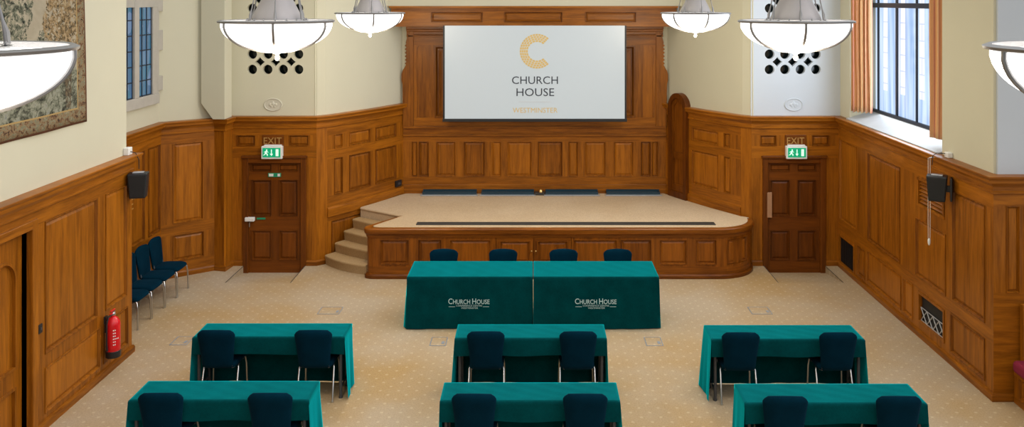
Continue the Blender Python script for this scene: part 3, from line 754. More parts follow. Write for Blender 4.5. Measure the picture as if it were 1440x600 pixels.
# tapestry on the left wall
TY0, TY1, TZ0, TZ1 = 5.4, 10.40, 3.27, 5.6
b = MB(); n, k = 60, 24
for j in range(k+1):
    for i in range(n+1):
        y = TY0+(TY1-TY0)*i/n; z = TZ0+(TZ1-TZ0)*j/k
        edge = 1-i/n
        yy = y - .05*(j/k)*(i/n)**6*2.2
        b.uv[len(b.v)] = (y, z); b.v.append(Vector((XL-.03 + .010*math.sin(y*5+z*1.3)*(1-j/k) + .016*(i/n)**10, yy, z)))
for j in range(k):
    for i in range(n): b.f.append([j*(n+1)+i, j*(n+1)+i+1, (j+1)*(n+1)+i+1, (j+1)*(n+1)+i]); b.m.append(0); b.t.append(0)
tp = b.build('tapestry', tapestry_mat(TY0, TY1, TZ0, TZ1), smooth=True, solid=.008)
tag(tp, 'large woven leafy landscape tapestry hanging on the cream left wall', 'tapestry')

# ------------------------------------------------------------------ stage
A_ = Vector((-2.955, 14.57)); d_ = Vector((.571, .821)); n_ = Vector((-.821, .571))
Bc = A_ + d_*1.02                       # inner corner of the notch
def side(t, s): q = A_ + d_*t + n_*s; return (q.x, q.y)
def wall_hit(t):                        # distance from the stage side line to the curved wall, at t along it
    q0 = Vector(side(t, 0)); best = 1.2
    pts = [Vector((-3.909, YD))] + pCl.p
    for a, b in zip(pts, pts[1:]):
        e = b-a; den = n_.x*e.y-n_.y*e.x
        if abs(den) < 1e-9: continue
        r = a-q0; s_ = (r.x*e.y-r.y*e.x)/den; m_ = (r.x*n_.y-r.y*n_.x)/den
        if -.001 <= m_ <= 1.001 and 0 < s_ < 2: best = min(best, s_)
    return best
def stage_outline(grow=0.0):
    fy = 14.57-grow
    pts = []
    # rounded front-left corner between front line and side line
    R = .20
    corner = A_ + n_*grow
    a0 = Vector((corner.x + (corner.y-fy)*-.0, fy))
    cp = Vector((corner.x - d_.x/d_.y*(corner.y-fy), fy))
    e1 = cp + d_*R; e2 = cp + Vector((1, 0))*R*1.3
    for i in range(9):
        t = i/8; q = e1*(1-t)**2 + cp*2*t*(1-t) + e2*t*t; pts.append((q.x, q.y))
    rx, ry, cx, cy = .70+grow, .64+grow, 3.13, 15.21
    for i in range(15):
        t = -PI/2 + i/14*PI/2
        pts.append((cx+rx*math.cos(t), cy+ry*math.sin(t)))
    return pts
front = stage_outline()
st = thing('stage', 'low oak panelled stage with beige carpet in front of the screen', 'stage', (0, 15.8, 0))
so = st.location
inR = lambda p_, i: (p_.p[i] + p_.n[i]*.045)
bkR = [inR(pCr, i) for i in range(len(pCr.p))][::-1]; bkL = [inR(pCl, i) for i in range(len(pCl.p))][::-1]
back_pts = [(3.83, 15.27), (3.70, 15.37)] + [tuple(p) for p in bkR if p.y < YB-.06][1:] + [(2.59, YB-.035), (-2.59, YB-.035)] + [tuple(p) for p in bkL if p.y < YB-.06 and p.y > side(1.02, wall_hit(1.02))[1]+.03] + [side(1.02, wall_hit(1.02)-.05), tuple(Bc)]
b = MB(); b.plate(stage_outline(-.02)+back_pts, [], T0, .02, ZS-.012, 0, 0)
b.build('body', M['stage_v'], st, off=so)
b = MB(); b.plate(stage_outline(-.05)+back_pts, [], T0, ZS-.03, ZS+.002, 0, 0)
# rounded nosing at the step notch
b.tube([(*side(1.02, 0), ZS-.022), (*side(1.02, wall_hit(1.02)-.06), ZS-.022)], .026, 12)
b.add([(*side(1.012, s_), z) for s_, z in ((0, .6), (wall_hit(1.02)-.05, .6), (wall_hit(1.02)-.05, ZS-.01), (0, ZS-.01))], [(3, 2, 1, 0)], 0, 0)
b.build('carpet', M['carpet_stage'], st, smooth=True, angle=50, off=so)
side_line = [side(.98, 0)]
lip_path = Path(([side(1.0, 0)] + front + [(3.83, 15.235)]))
b = MB(); sweep(b, lip_path, [(-.04, .70), (.012, .70), (.02, .74), (.045, .77), (.05, .80), (.05, .84), (.038, ZS-.004), (-.06, ZS-.004), (-.06, .70)], 0, 0)
b.build('lip_moulding', M['stage_h'], st, smooth=True, angle=25, off=so)
b = MB(); sweep(b, lip_path, [(-.02, 0), (.04, 0), (.04, .05), (.025, .075), (-.02, .08)], 0, -.4)
b.build('plinth', M['stage_h'], st, smooth=True, angle=25, off=so)
b = MB(); su = lip_path.u; PS = lip_path.at
def sp(p0, p1): return (su(p0), .235, su(p1), .66)
fu = lambda px: lip_path.c[9] + ((px-CX)*14.57/F - lip_path.p[9].x)
assert abs(lip_path.p[9].y-14.57) < 1e-3
spn = [(fu(p), .235, fu(q), .66) for p, q in ((534, 575), (588, 621), (632, 690), (806, 868), (873, 916), (927, 966), (978, 1008))]
ue = fu(1010); spn += [(ue+.16, .235, ue+.62, .66)]
spn += [(.10, .235, .72, .66)]
wainscot(b, PS, 0, lip_path.L, .06, .71, spn, [(fu(697), .20, fu(804), .70)], du=.08)
b.build('front_panelling', [M['stage_v'], M['stage_h']], st, off=so)
for p0, p1, kx in ((698, 750, 747.5), (751, 803, 753.5)):
    b = MB(); wainscot(b, lambda u, z, w: PS(u, z, w+.004), fu(p0), fu(p1), .205, .695, [(fu(p0)+.055, .26, fu(p1)-.055, .64)])
    b.add([PS(u, z, -.015) for u, z in ((fu(p0), .2), (fu(p0), .7), (fu(p1), .7), (fu(p1), .2))], [(3, 2, 1, 0)], 0, 0)
    dr = b.build('cupboard_door', [M['stage_v'], M['stage_h']], st, off=so)
    b = MB(); q = PS(fu(kx), .47, 0)
    b.lathe([(.006, 0), (.006, .012), (.013, .018), (.013, .026), (.004, .032)], (0, 0, 0), 12); b.v = [Vector((v.x+q[0], q[1]-v.z, v.y+q[2])) for v in b.v]
    b.build('knob', M['brass'], dr, smooth=True, off=so)

# carpeted corner steps
stp = thing('corner_steps', 'beige carpeted corner steps rising to the stage from the left exit', 'steps', (*side(.5, .5), 0))
b = MB(); hs = ZS/5
ts = [.17, .385, .60, .815]
for i, t in enumerate(ts):
    z1 = hs*(i+1); s1 = wall_hit(t)-.05; s1b = wall_hit(1.0)-.05
    # nose line from stage side to wall, gently bowed on the lowest step
    bow = .07 if i == 0 else .02
    N = 10
    nose = [side(t-bow*4*(k/N)*(1-k/N)*(1 if i else 1.2), .07+(s1-.07)*k/N) for k in range(N+1)]
    poly = nose + [side(.985, s1b), side(.985, .07)]
    zz0 = 0 if i == 0 else hs*i-.02
    for (off, z) in ((0, 0),):
        m_ = len(poly); r = .022
        rings = [(zz0, 0.012), (z1-2.2*r, .0), (z1-r, -.012), (z1-.006, -.004), (z1, .016)]
        vs = []
        for z, ins in rings:
            for k, p in enumerate(poly):
                if k <= N: p = (p[0]+d_.x*ins, p[1]+d_.y*ins)
                vs.append((p[0], p[1], z))
        fs = [(q*m_+k, q*m_+(k+1) % m_, (q+1)*m_+(k+1) % m_, (q+1)*m_+k) for q in range(len(rings)-1) for k in range(m_)]
        fs = [f[::-1] for f in fs]
        top = tuple(range((len(rings)-1)*m_, len(rings)*m_))
        b.add(vs, fs+[top[::-1]], 0, 0)
    sp_ = b.build('step', M['carpet_step'], stp, smooth=True, angle=60, off=stp.location); b = MB()

# strip lights / floor troughs on the stage
for i, (p0, p1) in enumerate(((594, 670), (677, 751), (767, 841), (853, 928))):
    Yt = 17.02; x0, x1 = X(p0, Yt), X(p1, Yt)
    nm = ('far left dark blue footlight trough at the back of the stage', 'dark blue footlight trough on stage just left of the brass socket', 'dark blue footlight trough on stage just right of the brass socket', 'far right dark blue footlight trough at the back of the stage')[i]
    o = thing('footlight_trough', nm, 'footlight', ((x0+x1)/2, Yt, ZS+.006), 0, 'footlight troughs at the stage back'); w = (x1-x0)/2
    b = MB(); b.box(-w, -.02, 0, w, .13, .012); b.box(-w, -.02, .012, w, -.005, .06); b.box(-w, .115, .012, w, .13, .085); b.box(-w, -.005, .012, -w+.012, .115, .06); b.box(w-.012, -.005, .012, w, .115, .06)
    b.build('casing', M['trough'], o)
    b = MB(); b.box(-w+.014, 0, .014, w-.014, .112, .045); b.build('lens', M['trough'], o, bevel=.004)
    b = MB(); b.box(-w-.03, -.10, 0, w+.03, -.022, .012); b.build('front_flange', M['alu'], o, bevel=.003)
o = thing('floor_socket', 'small brass socket box at the centre back of the stage floor', 'socket', (X(759, 17.02), 17.02, ZS+.003))
b = MB(); b.box(-.10, -.03, 0, .10, .12, .05); b.build('base', M['rubber'], o, bevel=.006)
b = MB(); b.lathe([(.045, .05), (.045, .065), (.03, .10), (.001, .115)], (.02, .03, 0), 18); b.build('brass_cap', M['brass'], o, smooth=True)
b = MB(); b.box(X(586, 14.85), 14.745, ZS+.0025, X(1005, 14.85), 14.92, ZS+.014)
tag(b.build('stage_edge_strip', M['rubber'], bevel=.004), 'long dark strip let into the carpet along the stage front', 'strip')
b = MB()
for xq, yq in ((X(600, 14.66), 14.66),): pass

# ------------------------------------------------------------------ screen
YS = 16.78
sx0, sx1, sz0, sz1 = X(623, YS), X(881, YS), Z(170.5, YS), Z(36, YS)
sc = thing('projection_screen', 'white projection screen with black border hanging above the stage', 'screen', ((sx0+sx1)/2, YS, sz0))
so2 = sc.location; TS = lambda u, v, w: (u, YS-w, v)
SX = lambda p: X(p, YS); SZ = lambda y: Z(y, YS)
b = MB(); b.box(SX(625.5), YS, SZ(166.8), SX(878.5), YS+.008, sz1); b.build('screen_fabric', M['screen'], sc, off=so2)
for e0, e1 in ((sx0, SX(625.5)), (SX(878.5), sx1)):
    b = MB(); b.box(e0, YS-.002, sz0+.02, e1, YS+.01, sz1); b.build('side_border', M['black'], sc, off=so2)
b = MB(); b.box(sx0-.01, YS-.018, sz0-.008, sx1+.01, YS+.02, SZ(166.8)); b.build('bottom_bar', M['black'], sc, bevel=.006, off=so2)
b = MB()       # mosaic letter C
cx_, cz_ = SX(755.3), SZ(72); ro, ri = SX(24.6+CX), SX(13+CX)
rows = 4; a0, a1 = math.radians(47), math.radians(313)
for r in range(rows):
    q0 = ri+(ro-ri)*(r+.07)/rows; q1 = ri+(ro-ri)*(r+.93)/rows
    N = 15+r*4
    for k in range(N):
        t0 = a0+(a1-a0)*(k+.09)/N; t1 = a0+(a1-a0)*(k+.91)/N
        b.add([TS(cx_+q*math.cos(t), cz_+q*math.sin(t), .003) for q, t in ((q0, t0), (q1, t0), (q1, t1), (q0, t1))], [(0, 1, 2, 3)], 0, 0)
b.build('mosaic_letter', M['scrgold'], sc, off=so2)
b = MB(); text_into(b, 'CHURCH', SX(720), SX(784.6), SZ(118), SZ(107.3), TS, .003); text_into(b, 'HOUSE', SX(726.3), SX(779.3), SZ(135), SZ(124), TS, .003)
b.build('dark_lettering', M['scrdark'], sc, off=so2)
b = MB(); text_into(b, 'WESTMINSTER', SX(721), SX(784), SZ(158.4), SZ(151.4), TS, .003); b.build('gold_lettering', M['scrgold'], sc, off=so2)
b = MB(); b.box(SX(729), YS-.003, SZ(143.4), SX(775), YS-.001, SZ(142.8)); b.build('rule', M['scrline'], sc, off=so2)

# ------------------------------------------------------------------ exit signs
for px, side_ in ((383.5, 'left'), (1119, 'right')):
    Yq = YD-.035
    o = thing('exit_sign', 'green and white running man exit sign box over the %s door' % side_, 'sign', (X(px, Yq), Yq, Z(213.5, Yq)), 0, 'running man exit signs')
    b = MB(); b.box(-.185, -.07, -.115, .185, .03, .11); b.box(-.15, -.03, .11, .165, .03, .13); b.build('housing', M['white'], o, bevel=.018, segs=3)
    b = MB(); b.box(-.158, -.0745, -.083, .158, -.068, .083); gf = b.build('green_face', M['green'], o)
    b = MB(); TE = lambda u, v, w: (u, -w, v)
    def poly(pts): b.plate(pts, [], TE, .0735, .0765, 0, 0)
    poly([(.075, -.062), (.125, -.062), (.125, .062), (.075, .062)])                                   # doorway
    poly([(-.008, .058), (-.008, -.018), (-.03, -.018), (0, -.06), (.03, -.018), (.008, -.018), (.008, .058)])   # arrow
    poly([(-.085+.014*math.cos(t*PI/5), .046+.014*math.sin(t*PI/5)) for t in range(10)])               # running figure
    poly([(-.105, .028), (-.078, .032), (-.085, -.01), (-.115, -.006)])
    poly([(-.115, -.004), (-.085, -.008), (-.062, -.030), (-.068, -.058), (-.08, -.058), (-.08, -.036), (-.10, -.02)])
    poly([(-.115, -.004), (-.098, -.016), (-.118, -.042), (-.142, -.050), (-.146, -.04), (-.126, -.032)])
    poly([(-.08, .03), (-.052, .008), (-.058, .0), (-.086, .018)]); poly([(-.103, .028), (-.135, .012), (-.130, .003), (-.10, .016)])
    b.build('white_pictogram', M['signwhite'], gf)

# ------------------------------------------------------------------ chandeliers
def chandelier():
    o = thing('bowl_chandelier', '', 'chandelier', (0, 0, 0), 0, 'opal bowl chandeliers')
    R, D = .5, .27
    prof = [(.03, -D)] + [(R*math.sin(t), -D*math.cos(t)**.9) for t in [i*PI/2/14 for i in range(1, 14)]] + [(R-.004, .0)]
    b = MB(); b.lathe(prof, seg=56); gb = b.build('glass_bowl', M['bowl'], o, smooth=True, solid=.008)
    b = MB(); b.lathe([(R-.012, -.012), (R+.022, -.004), (R+.026, .008), (R+.004, .018), (R-.014, .014), (R-.012, -.012)], seg=56); b.build('rim_ring', M['iron'], o, smooth=True)
    for k in range(6):
        t = -PI/2 + k*PI/3
        b = MB(); pts = [(math.cos(t)*(r+.006), math.sin(t)*(r+.006), z-.004) for r, z in prof[1:]]
        b.tube(pts, .012, 8); b.build('strap', M['iron'], gb, smooth=True)
        b = MB(); c_, s_ = math.cos(t), math.sin(t)
        b.tube([(c_*.262, s_*.262, .022), (c_*.258, s_*.258, .07), (c_*.245, s_*.245, .12), (c_*.10, s_*.10, .75)], [.013, .013, .006, .006], 8); b.build('stay_rod', M['iron'], o, smooth=True)
    b = MB(); b.lathe([(.235, .022), (.232, .030), (.095, .30), (.05, .42), (.03, .75), (.03, 1.0)], seg=40); b.lathe([(.235, .022), (.001, .024)], seg=40); b.build('cone_canopy', M['canopy'], o, smooth=True)
    b = MB()
    for k in range(16):
        t = 2*PI*k/16; b.lathe([(.001, 0), (.010, .008), (.010, .016), (.001, .024)], (.262*math.cos(t), .262*math.sin(t), .012), 8)
    b.lathe([(.24, .008), (.28, .008), (.28, .016), (.24, .016), (.24, .008)], seg=40)
    b.build('beaded_gallery', M['iron'], o, smooth=True)
    b = MB(); b.lathe([(.075, -D+.010), (.06, -D-.012), (.022, -D-.022), (.014, -D-.04), (.026, -D-.052), (.026, -D-.066), (.012, -D-.084), (.001, -D-.09)], seg=20); b.build('finial', M['iron'], gb, smooth=True)
    b = MB(); b.tube([(0, 0, .98), (0, 0, 1.9)], .012, 8); b.build('suspension_rod', M['iron'], o)
    return o
proto = chandelier()
spots = [(-2.385, 7.9, 'bowl chandelier with a round hole grille behind it, above the back left table'), (2.415, 7.9, 'bowl chandelier with a round hole grille behind it, beside the window curtain'),
         (-2.48, 12.85, 'smaller looking bowl chandelier at the left end of the header beam'), (2.42, 12.85, 'smaller looking bowl chandelier at the right end of the header beam'),
         (-2.395, 3.38, 'bowl chandelier cut by the photo edge in front of the tapestry'), (2.40, 3.45, 'bowl chandelier cut by the photo edge in front of the right pier')]
for i, (x, y, lb) in enumerate(spots):
    o = proto if i == 0 else copy_tree(proto)
    o.location = (x, y, 4.548); o['label'] = lb
    o.rotation_euler.z = math.radians((12.8, -7, 17, 11, -4, -30)[i])

# ------------------------------------------------------------------ tables and cloths
def rbox(mb, x0, y0, z0, x1, y1, z1, T=None): mb.box(x0, y0, z0, x1, y1, z1, 0, 0, T)
def table(label, x0, x1, y0, y1, group):
    o = thing('seminar_table', label, 'table', ((x0+x1)/2, (y0+y1)/2, 0), 0, group)
    w, d = (x1-x0)/2-.012, (y1-y0)/2-.012
    b = MB(); b.box(-w, -d, .715, w, d, .738); b.build('tabletop', M['leg_dark'], o, bevel=.004)
    for sx in (-1, 1):
        for sy in (-1, 1):
            b = MB(); b.tube([(sx*(w-.045), sy*(d-.05), .715), (sx*(w-.045), sy*(d-.05), .012)], .019, 12); b.lathe([(.024, 0), (.024, .02)], (sx*(w-.045), sy*(d-.05), 0), 12, cap=True)
            b.build('leg', M['leg_dark'], o, smooth=True)
        b = MB(); b.tube([(sx*(w-.045), -d+.05, .12), (sx*(w-.045), d-.05, .12)], .012, 8); b.build('stretcher', M['leg_dark'], o)
    return o
def cloth(label, x0, x1, y0, y1, near, far, group, seed, fl_l=.04, fl_r=.04):
    """cloth draped over a table: near / far = z of the hem on those sides, the ends hang to the floor"""
    rnd = random.Random(seed)
    cx, cy = (x0+x1)/2, (y0+y1)/2; w, d = (x1-x0)/2, (y1-y0)/2; zt = .747
    b = MB()
    ph = [rnd.uniform(0, 6) for _ in range(6)]
    # top with rounded edge
    def ring_pts():
        pts = []; r = .02; m = 44
        def seg(p, q, k, side_):
            for i in range(k): t = i/k; pts.append((p[0]+(q[0]-p[0])*t, p[1]+(q[1]-p[1])*t, side_))
        seg((-w, -d), (w, -d), m, 'n'); seg((w, -d), (w, d), 14, 'r'); seg((w, d), (-w, d), m, 'f'); seg((-w, d), (-w, -d), 14, 'l')
        return pts
    rp_ = ring_pts(); n = len(rp_)
    hem = {'n': near, 'f': far, 'l': .012, 'r': .012}; nr = {'n': (0, -1), 'f': (0, 1), 'l': (-1, 0), 'r': (1, 0)}
    L = 14
    start = len(b.v)
    b.v += [Vector((0, 0, 0))]*0
    # inner top ring, edge ring
    rings = []
    for ins, z in ((.03, zt+.001), (.008, zt-.001), (0, zt-.008)):
        rings.append([Vector((x*(1-ins/w), y*(1-ins/d), z)) for x, y, s_ in rp_])
    base_i = len(rings)
    for j in range(1, L+1):
        t = j/L; row = []
        for i, (x, y, s_) in enumerate(rp_):
            nx, ny = nr[s_]; corner = False
            hz = hem[s_]
            # corners belong to both sides: use the longer hang when both are long
            drop = (zt-.008-hz)
            z = zt-.008-drop*t
            fl = (zt-z)/zt
            sw = math.sin(i*.55+ph[0])*.5+math.sin(i*.23+ph[1])*.8+math.sin(i*1.1+ph[2])*.25
            amp = .012*fl if s_ in 'nf' else .018*fl
            o_ = ({'l': fl_l, 'r': fl_r}[s_] if s_ in 'lr' else .030)*fl + amp*sw*(1 if s_ in 'nf' else min(1, {'l': fl_l, 'r': fl_r}[s_]/.04))
            if s_ == 'n' and near > .2: o_ = .006 + .012*t*math.sin(i*.4+ph[3])*.4 ; z += .006*math.sin(i*.3+ph[4])*t
            px_c, py_c = nx*o_, ny*o_
            row.append(Vector((x+px_c, y+py_c, max(.006, z))))
        rings.append(row)
    # blend corner columns so full-length sides meet
    ci = {0: ('n', 'l'), 44: ('r', 'n'), 58: ('f', 'r'), 102: ('l', 'f')}
    b.v = [p for r in rings for p in r]
    nR = len(rings)
    short = lambda i: rp_[i][2] == 'n' and near > .2 or rp_[i][2] == 'f' and far > .2
    for q in range(nR-1):
        for i in range(n):
            j = (i+1) % n
            if q >= base_i-1 and (short(i) != short(j)):
                continue
            b.f.append([q*n+i, (q+1)*n+i, (q+1)*n+j, q*n+j]); b.m.append(0); b.t.append(0)
    # where a short flap meets a full-length end, carry each fall right up to the shared corner so only a slit is left
    for i in range(n):
        j = (i+1) % n
        if short(i) == short(j): continue
        at_c = lambda k: abs(abs(rp_[k][0])-w) < 1e-6 and abs(abs(rp_[k][1])-d) < 1e-6
        c, o2 = (i, j) if at_c(i) else (j, i)          # c is the vertex at the corner, o2 ends the other side
        nx, ny = nr[rp_[o2][2]]
        cols_ = []
        for q in range(base_i-1, nR):
            p = rings[q][o2]; off_ = (p.x-rp_[o2][0])*nx + (p.y-rp_[o2][1])*ny
            if q == base_i-1: cols_.append(rings[q][c].copy())
            else: cols_.append(Vector((rp_[c][0]+nx*off_, rp_[c][1]+ny*off_, p.z)))
        o_ = len(b.v); b.v += cols_
        for k, q in enumerate(range(base_i-1, nR-1)):
            if q == base_i-1: f = [q*n+o2, (q+1)*n+o2, o_+k+1, q*n+c]
            else: f = [q*n+o2, (q+1)*n+o2, o_+k+1, o_+k]
            b.f.append(f if o2 == i else f[::-1]); b.m.append(0); b.t.append(0)
    # top grid
    NX, NY = 40, 10
    o_ = len(b.v)
    for jy in range(NY+1):
        for ix in range(NX+1):
            x = (-w+.03*1)*(1-2*ix/NX); y = (-d*(1-.03/d))*(1-2*jy/NY)
            x *= 1.0; e = min(ix, NX-ix, jy, NY-jy)
            b.v.append(Vector((x, y, zt+.001+(0.0022*math.sin(ix*.9+jy*.7+ph[5])*math.sin(jy*.8+ph[1]) if e else 0))))
    for jy in range(NY):
        for ix in range(NX): a = o_+jy*(NX+1)+ix; b.f.append([a, a+1, a+NX+2, a+NX+1]); b.m.append(0); b.t.append(0)
    o = b.build('tablecloth', M['teal'], None, smooth=True, angle=70, solid=0)
    o.location = (cx, cy, 0); tag(o, label, 'tablecloth', group)
    return o
cols = ((-4.07, -2.262), (-.95, .855), (2.085, 3.90))
rows = (((10.14, 10.585), (10.10, 10.55), (10.07, 10.53)), ((8.537, 8.985), (8.52, 8.95), (8.47, 8.92)))
cn = ('left', 'centre', 'right'); rn = ('second', 'nearest')
cnl = ('by the fire extinguisher side', 'on the middle axis', 'by the panelled wall with vents')
for r in range(2):
    for c in range(3):
        (x0, x1), (y0, y1) = cols[c], rows[r][c]
        table('dark-legged table under the plain teal cloth, %s of the %s' % (cn[c], ('middle row', 'row nearest the viewer')[r]), x0, x1, y0, y1, 'seminar tables in the hall')
        cloth('plain teal tablecloth on the %s table of the %s' % (cn[c], ('middle row', 'row nearest the viewer')[r]), x0, x1, y0, y1, .545, .012, 'plain teal tablecloths', r*3+c+1)
FT = ((-1.851, -.030), (-.018, 1.80))
for i, (x0, x1) in enumerate(FT):
    y0, y1 = 12.34, 13.10
    table('table hidden under the %s lettered teal cloth before the stage' % cn[i*2], x0, x1, y0, y1, 'head tables before the stage')
    o = cloth('teal cloth with white lettering on the %s head table before the stage' % cn[i*2], x0, x1, y0, y1, .012, .56, 'lettered teal tablecloths', 31+i, (.04, .002)[i], (.002, .04)[i])
    cx = (x0+x1)/2; Yf = 12.315
    # embroidered house name, on the front fall of the cloth
    lx = ((630.5, 688.5), (808.5, 867))[i]
    TT = lambda u, v, w: (u-cx, y0-(y0+y1)/2-w-.030*(1-(v/.747))-.004, v)
    b = MB(); gx = lambda p: X(p, Yf); gz = lambda y: Z(y, Yf)
    p0, p1 = lx; W_ = p1-p0
    f_ = lambda a: gx(p0+W_*a)
    cap0, cap1, sm1 = gz(427), gz(419.2), gz(420.6)
    for body, a0, a1, top in (('C', 0, .10, cap1), ('HURCH', .115, .53, sm1), ('H', .58, .675, cap1), ('OUSE', .69, 1.0, sm1)):
        text_into(b, body, f_(a0), f_(a1), cap0, top, TT, .016, bold=.01)
    text_into(b, 'CONFERENCE CENTRE', f_(.19), f_(.82), gz(430.3), gz(428.1), TT, .016)
    text_into(b, 'WESTMINSTER', f_(.31), f_(.72), gz(433.6), gz(431.3), TT, .016)
    for a0, a1 in ((.01, .165), (.84, .99)): b.add([TT(f_(q), gz(y), .016) for q, y in ((a0, 430.9), (a1, 430.9), (a1, 430.3), (a0, 430.3))], [(0, 1, 2, 3)], 0, 0)
    b.build('embroidered_lettering', M['embroider'], o)

# ------------------------------------------------------------------ chairs
def make_chair(label):
    o = thing('conference_chair', label, 'chair', (0, 0, 0))
    # seat cushion
    b = MB(); N = 28; prof = [(.0, .395), (.93, .395), (1.0, .408), (1.0, .432), (.95, .452), (.8, .463), (0, .458)]
    vs = []
    for s_, z in prof:
        for k in range(N):
            t = 2*PI*k/N; c, q = math.cos(t), math.sin(t); e = .34
            x = .215*abs(c)**e*(1 if c > 0 else -1); y = .205*abs(q)**e*(1 if q > 0 else -1)
            x *= .93+.07*(y/.205+1)/2
            vs.append((x*s_, y*s_-.015, z - (.016*max(0, (y*s_-.1)/.1) if z > .42 else 0)))
    b.add(vs, [(i*N+k, i*N+(k+1) % N, (i+1)*N+(k+1) % N, (i+1)*N+k) for i in range(len(prof)-1) for k in range(N)], 0, 0)
    b.build('seat', M['chair'], o, smooth=True, angle=70)
    # upholstered back: waisted shield, wider at the top with rounded shoulders
    b = MB(); nz, nx = 18, 14; z0, z1 = .415, .872
    fr, bk = [], []
    for j in range(nz+1):
        t = j/nz; hw = .180 + .042*min(1, t*1.15)**1.3
        if t > .86: hw -= .055*((t-.86)/.14)**2.2
        if t < .08: hw -= .03*((.08-t)/.08)**2
        z = z0+(z1-z0)*t; yc = -.222-.062*t**1.15
        for i in range(nx+1):
            s_ = -1+2*i/nx; th = .026*(1-abs(s_)**5)*(1-(abs(2*t-1))**9)+.006
            bow = -.022*(1-s_*s_)
            zz = z + (-.010*(1-(s_*1.0)**2)*max(0, (t-.8)/.2) if False else .012*(1-s_*s_)*max(0, (t-.8)/.2))
            fr.append((hw*s_, yc+bow+th+.006, zz)); bk.append((hw*s_, yc+bow-th, zz))
    n = (nz+1)*(nx+1); fs = []
    for j in range(nz):
        for i in range(nx):
            a = j*(nx+1)+i; fs.append((a, a+1, a+nx+2, a+nx+1)[::-1]); fs.append((n+a, n+a+1, n+a+nx+2, n+a+nx+1))
    for j in range(nz):
        a = j*(nx+1); c = a+nx; fs.append((a, a+nx+1, n+a+nx+1, n+a)[::-1]); fs.append((c, c+nx+1, n+c+nx+1, n+c))
    for i in range(nx):
        a = nz*(nx+1)+i; fs.append((a, a+1, n+a+1, n+a)[::-1]); fs.append((i, i+1, n+i+1, n+i))
    b.add(fr+bk, fs, 0, 0); b.build('backrest', M['chair'], o, smooth=True, angle=75)
    for sx in (-1, 1):
        b = MB(); b.tube([(sx*.180, .14, .40), (sx*.196, .165, .38), (sx*.204, .178, .30), (sx*.21, .185, .012)], .0115, 10); b.lathe([(.014, 0), (.014, .018)], (sx*.21, .185, 0), 10, cap=True)
        b.build('front_leg', M['chrome'], o, smooth=True)
        b = MB(); b.tube([(sx*.178, -.04, .40), (sx*.196, -.08, .395), (sx*.206, -.11, .36), (sx*.212, -.225, .012)], .0115, 10); b.lathe([(.014, 0), (.014, .018)], (sx*.212, -.226, 0), 10, cap=True)
        b.build('rear_leg', M['chrome'], o, smooth=True)
        b = MB(); b.tube([(sx*.165, .12, .388), (sx*.165, -.14, .388), (sx*.162, -.19, .40), (sx*.160, -.225, .50), (sx*.160, -.236, .56)], .011, 8); b.build('back_upright', M['leg_dark'], o, smooth=True)
    b = MB()
    for y in (.10, -.06): b.tube([(-.2, y, .388), (.2, y, .388)], .011, 8)
    b.build('under_frame', M['leg_dark'], o, smooth=True)
    return o
GR = 'teal conference chairs'
chair0 = make_chair('')
used = [False]
def put_chair(x, y, rz, label, group):
    o = chair0 if not used[0] else copy_tree(chair0); used[0] = True
    o.location = (x, y, 0); o.rotation_euler.z = rz; o['label'] = label; o['group'] = group
    return o
cxs = (((-3.745, -2.605), (-.575, .505), (2.41, 3.54)), ((-3.70, -2.615), (-.594, .50), (2.46, 3.57)))
for r in range(2):
    for c in range(3):
        for k in range(2):
            put_chair(cxs[r][c][k], rows[r][c][0]+.165, random.uniform(-.02, .02),
                      'dark teal chair at the %s end of the %s table, %s' % (('left', 'right')[k], cn[c], ('middle row', 'row nearest viewer')[r]), 'chairs tucked under the plain teal tables')
for k, (x, w_) in enumerate(((-1.41, 'leftmost'), (-.49, 'second from left'), (.447, 'third from left'), (1.286, 'rightmost'))):
    put_chair(x, 12.965, PI, 'teal chair behind the lettered head tables showing only its top, %s' % w_, 'chairs behind the head tables')
for k, (y, w_) in enumerate(((13.86, 'farthest of four, beside the angled panel'), (13.405, 'second from the angled panel'), (12.95, 'third from the angled panel'), (12.495, 'nearest of four, beside the wall end'))):
    put_chair(-5.90, y, -PI/2, 'dark chair against the left recess wall, %s' % w_, 'chairs along the recess wall')

# ------------------------------------------------------------------ small fixtures
def loudspeaker(label, x, y, z, rz, bracket):
    o = thing('loudspeaker', label, 'speaker', (x, y, z), rz, 'wall loudspeakers')
    b = MB(); h = .165
    vs = [(sx*(.125 if zz > 0 else .10), sy*(.095 if zz > 0 else .085), zz) for zz in (-h, h) for sx, sy in ((-1, -1), (1, -1), (1, 1), (-1, 1))]
    b.add(vs, [(3, 2, 1, 0), (4, 5, 6, 7), (0, 1, 5, 4), (1, 2, 6, 5), (2, 3, 7, 6), (3, 0, 4, 7)], 0, 0); cab = b.build('cabinet', M['black'], o, bevel=.014, segs=3)
    b = MB(); b.add([(sx*(.112 if zz > 0 else .088), -.092 if zz > 0 else -.0835, zz) for zz in (-h+.02, h-.02) for sx in (-1, 1)] + [(sx*(.112 if zz > 0 else .088), -.103 if zz > 0 else -.094, zz) for zz in (-h+.02, h-.02) for sx in (-1, 1)],
                   [(4, 5, 7, 6), (0, 4, 6, 2), (1, 3, 7, 5), (2, 6, 7, 3), (0, 1, 5, 4)], 0, 0); b.build('grille', M['void'], cab, bevel=.004)
    b = MB(); b.box(-.07, -.04, h, .07, .05, h+.012); b.build('top_plate', M['alu'], o, bevel=.004)
    b = MB()
    for f in bracket: b.box(*f)
    b.build('bracket', M['black'], o, bevel=.006)
    return o
loudspeaker('black wall loudspeaker at the end of the left panelled wall above the chairs', X(194.5, 11.42), 11.42, 2.275, .25, [(-.14, .0, -.03, -.09, .05, .03)])
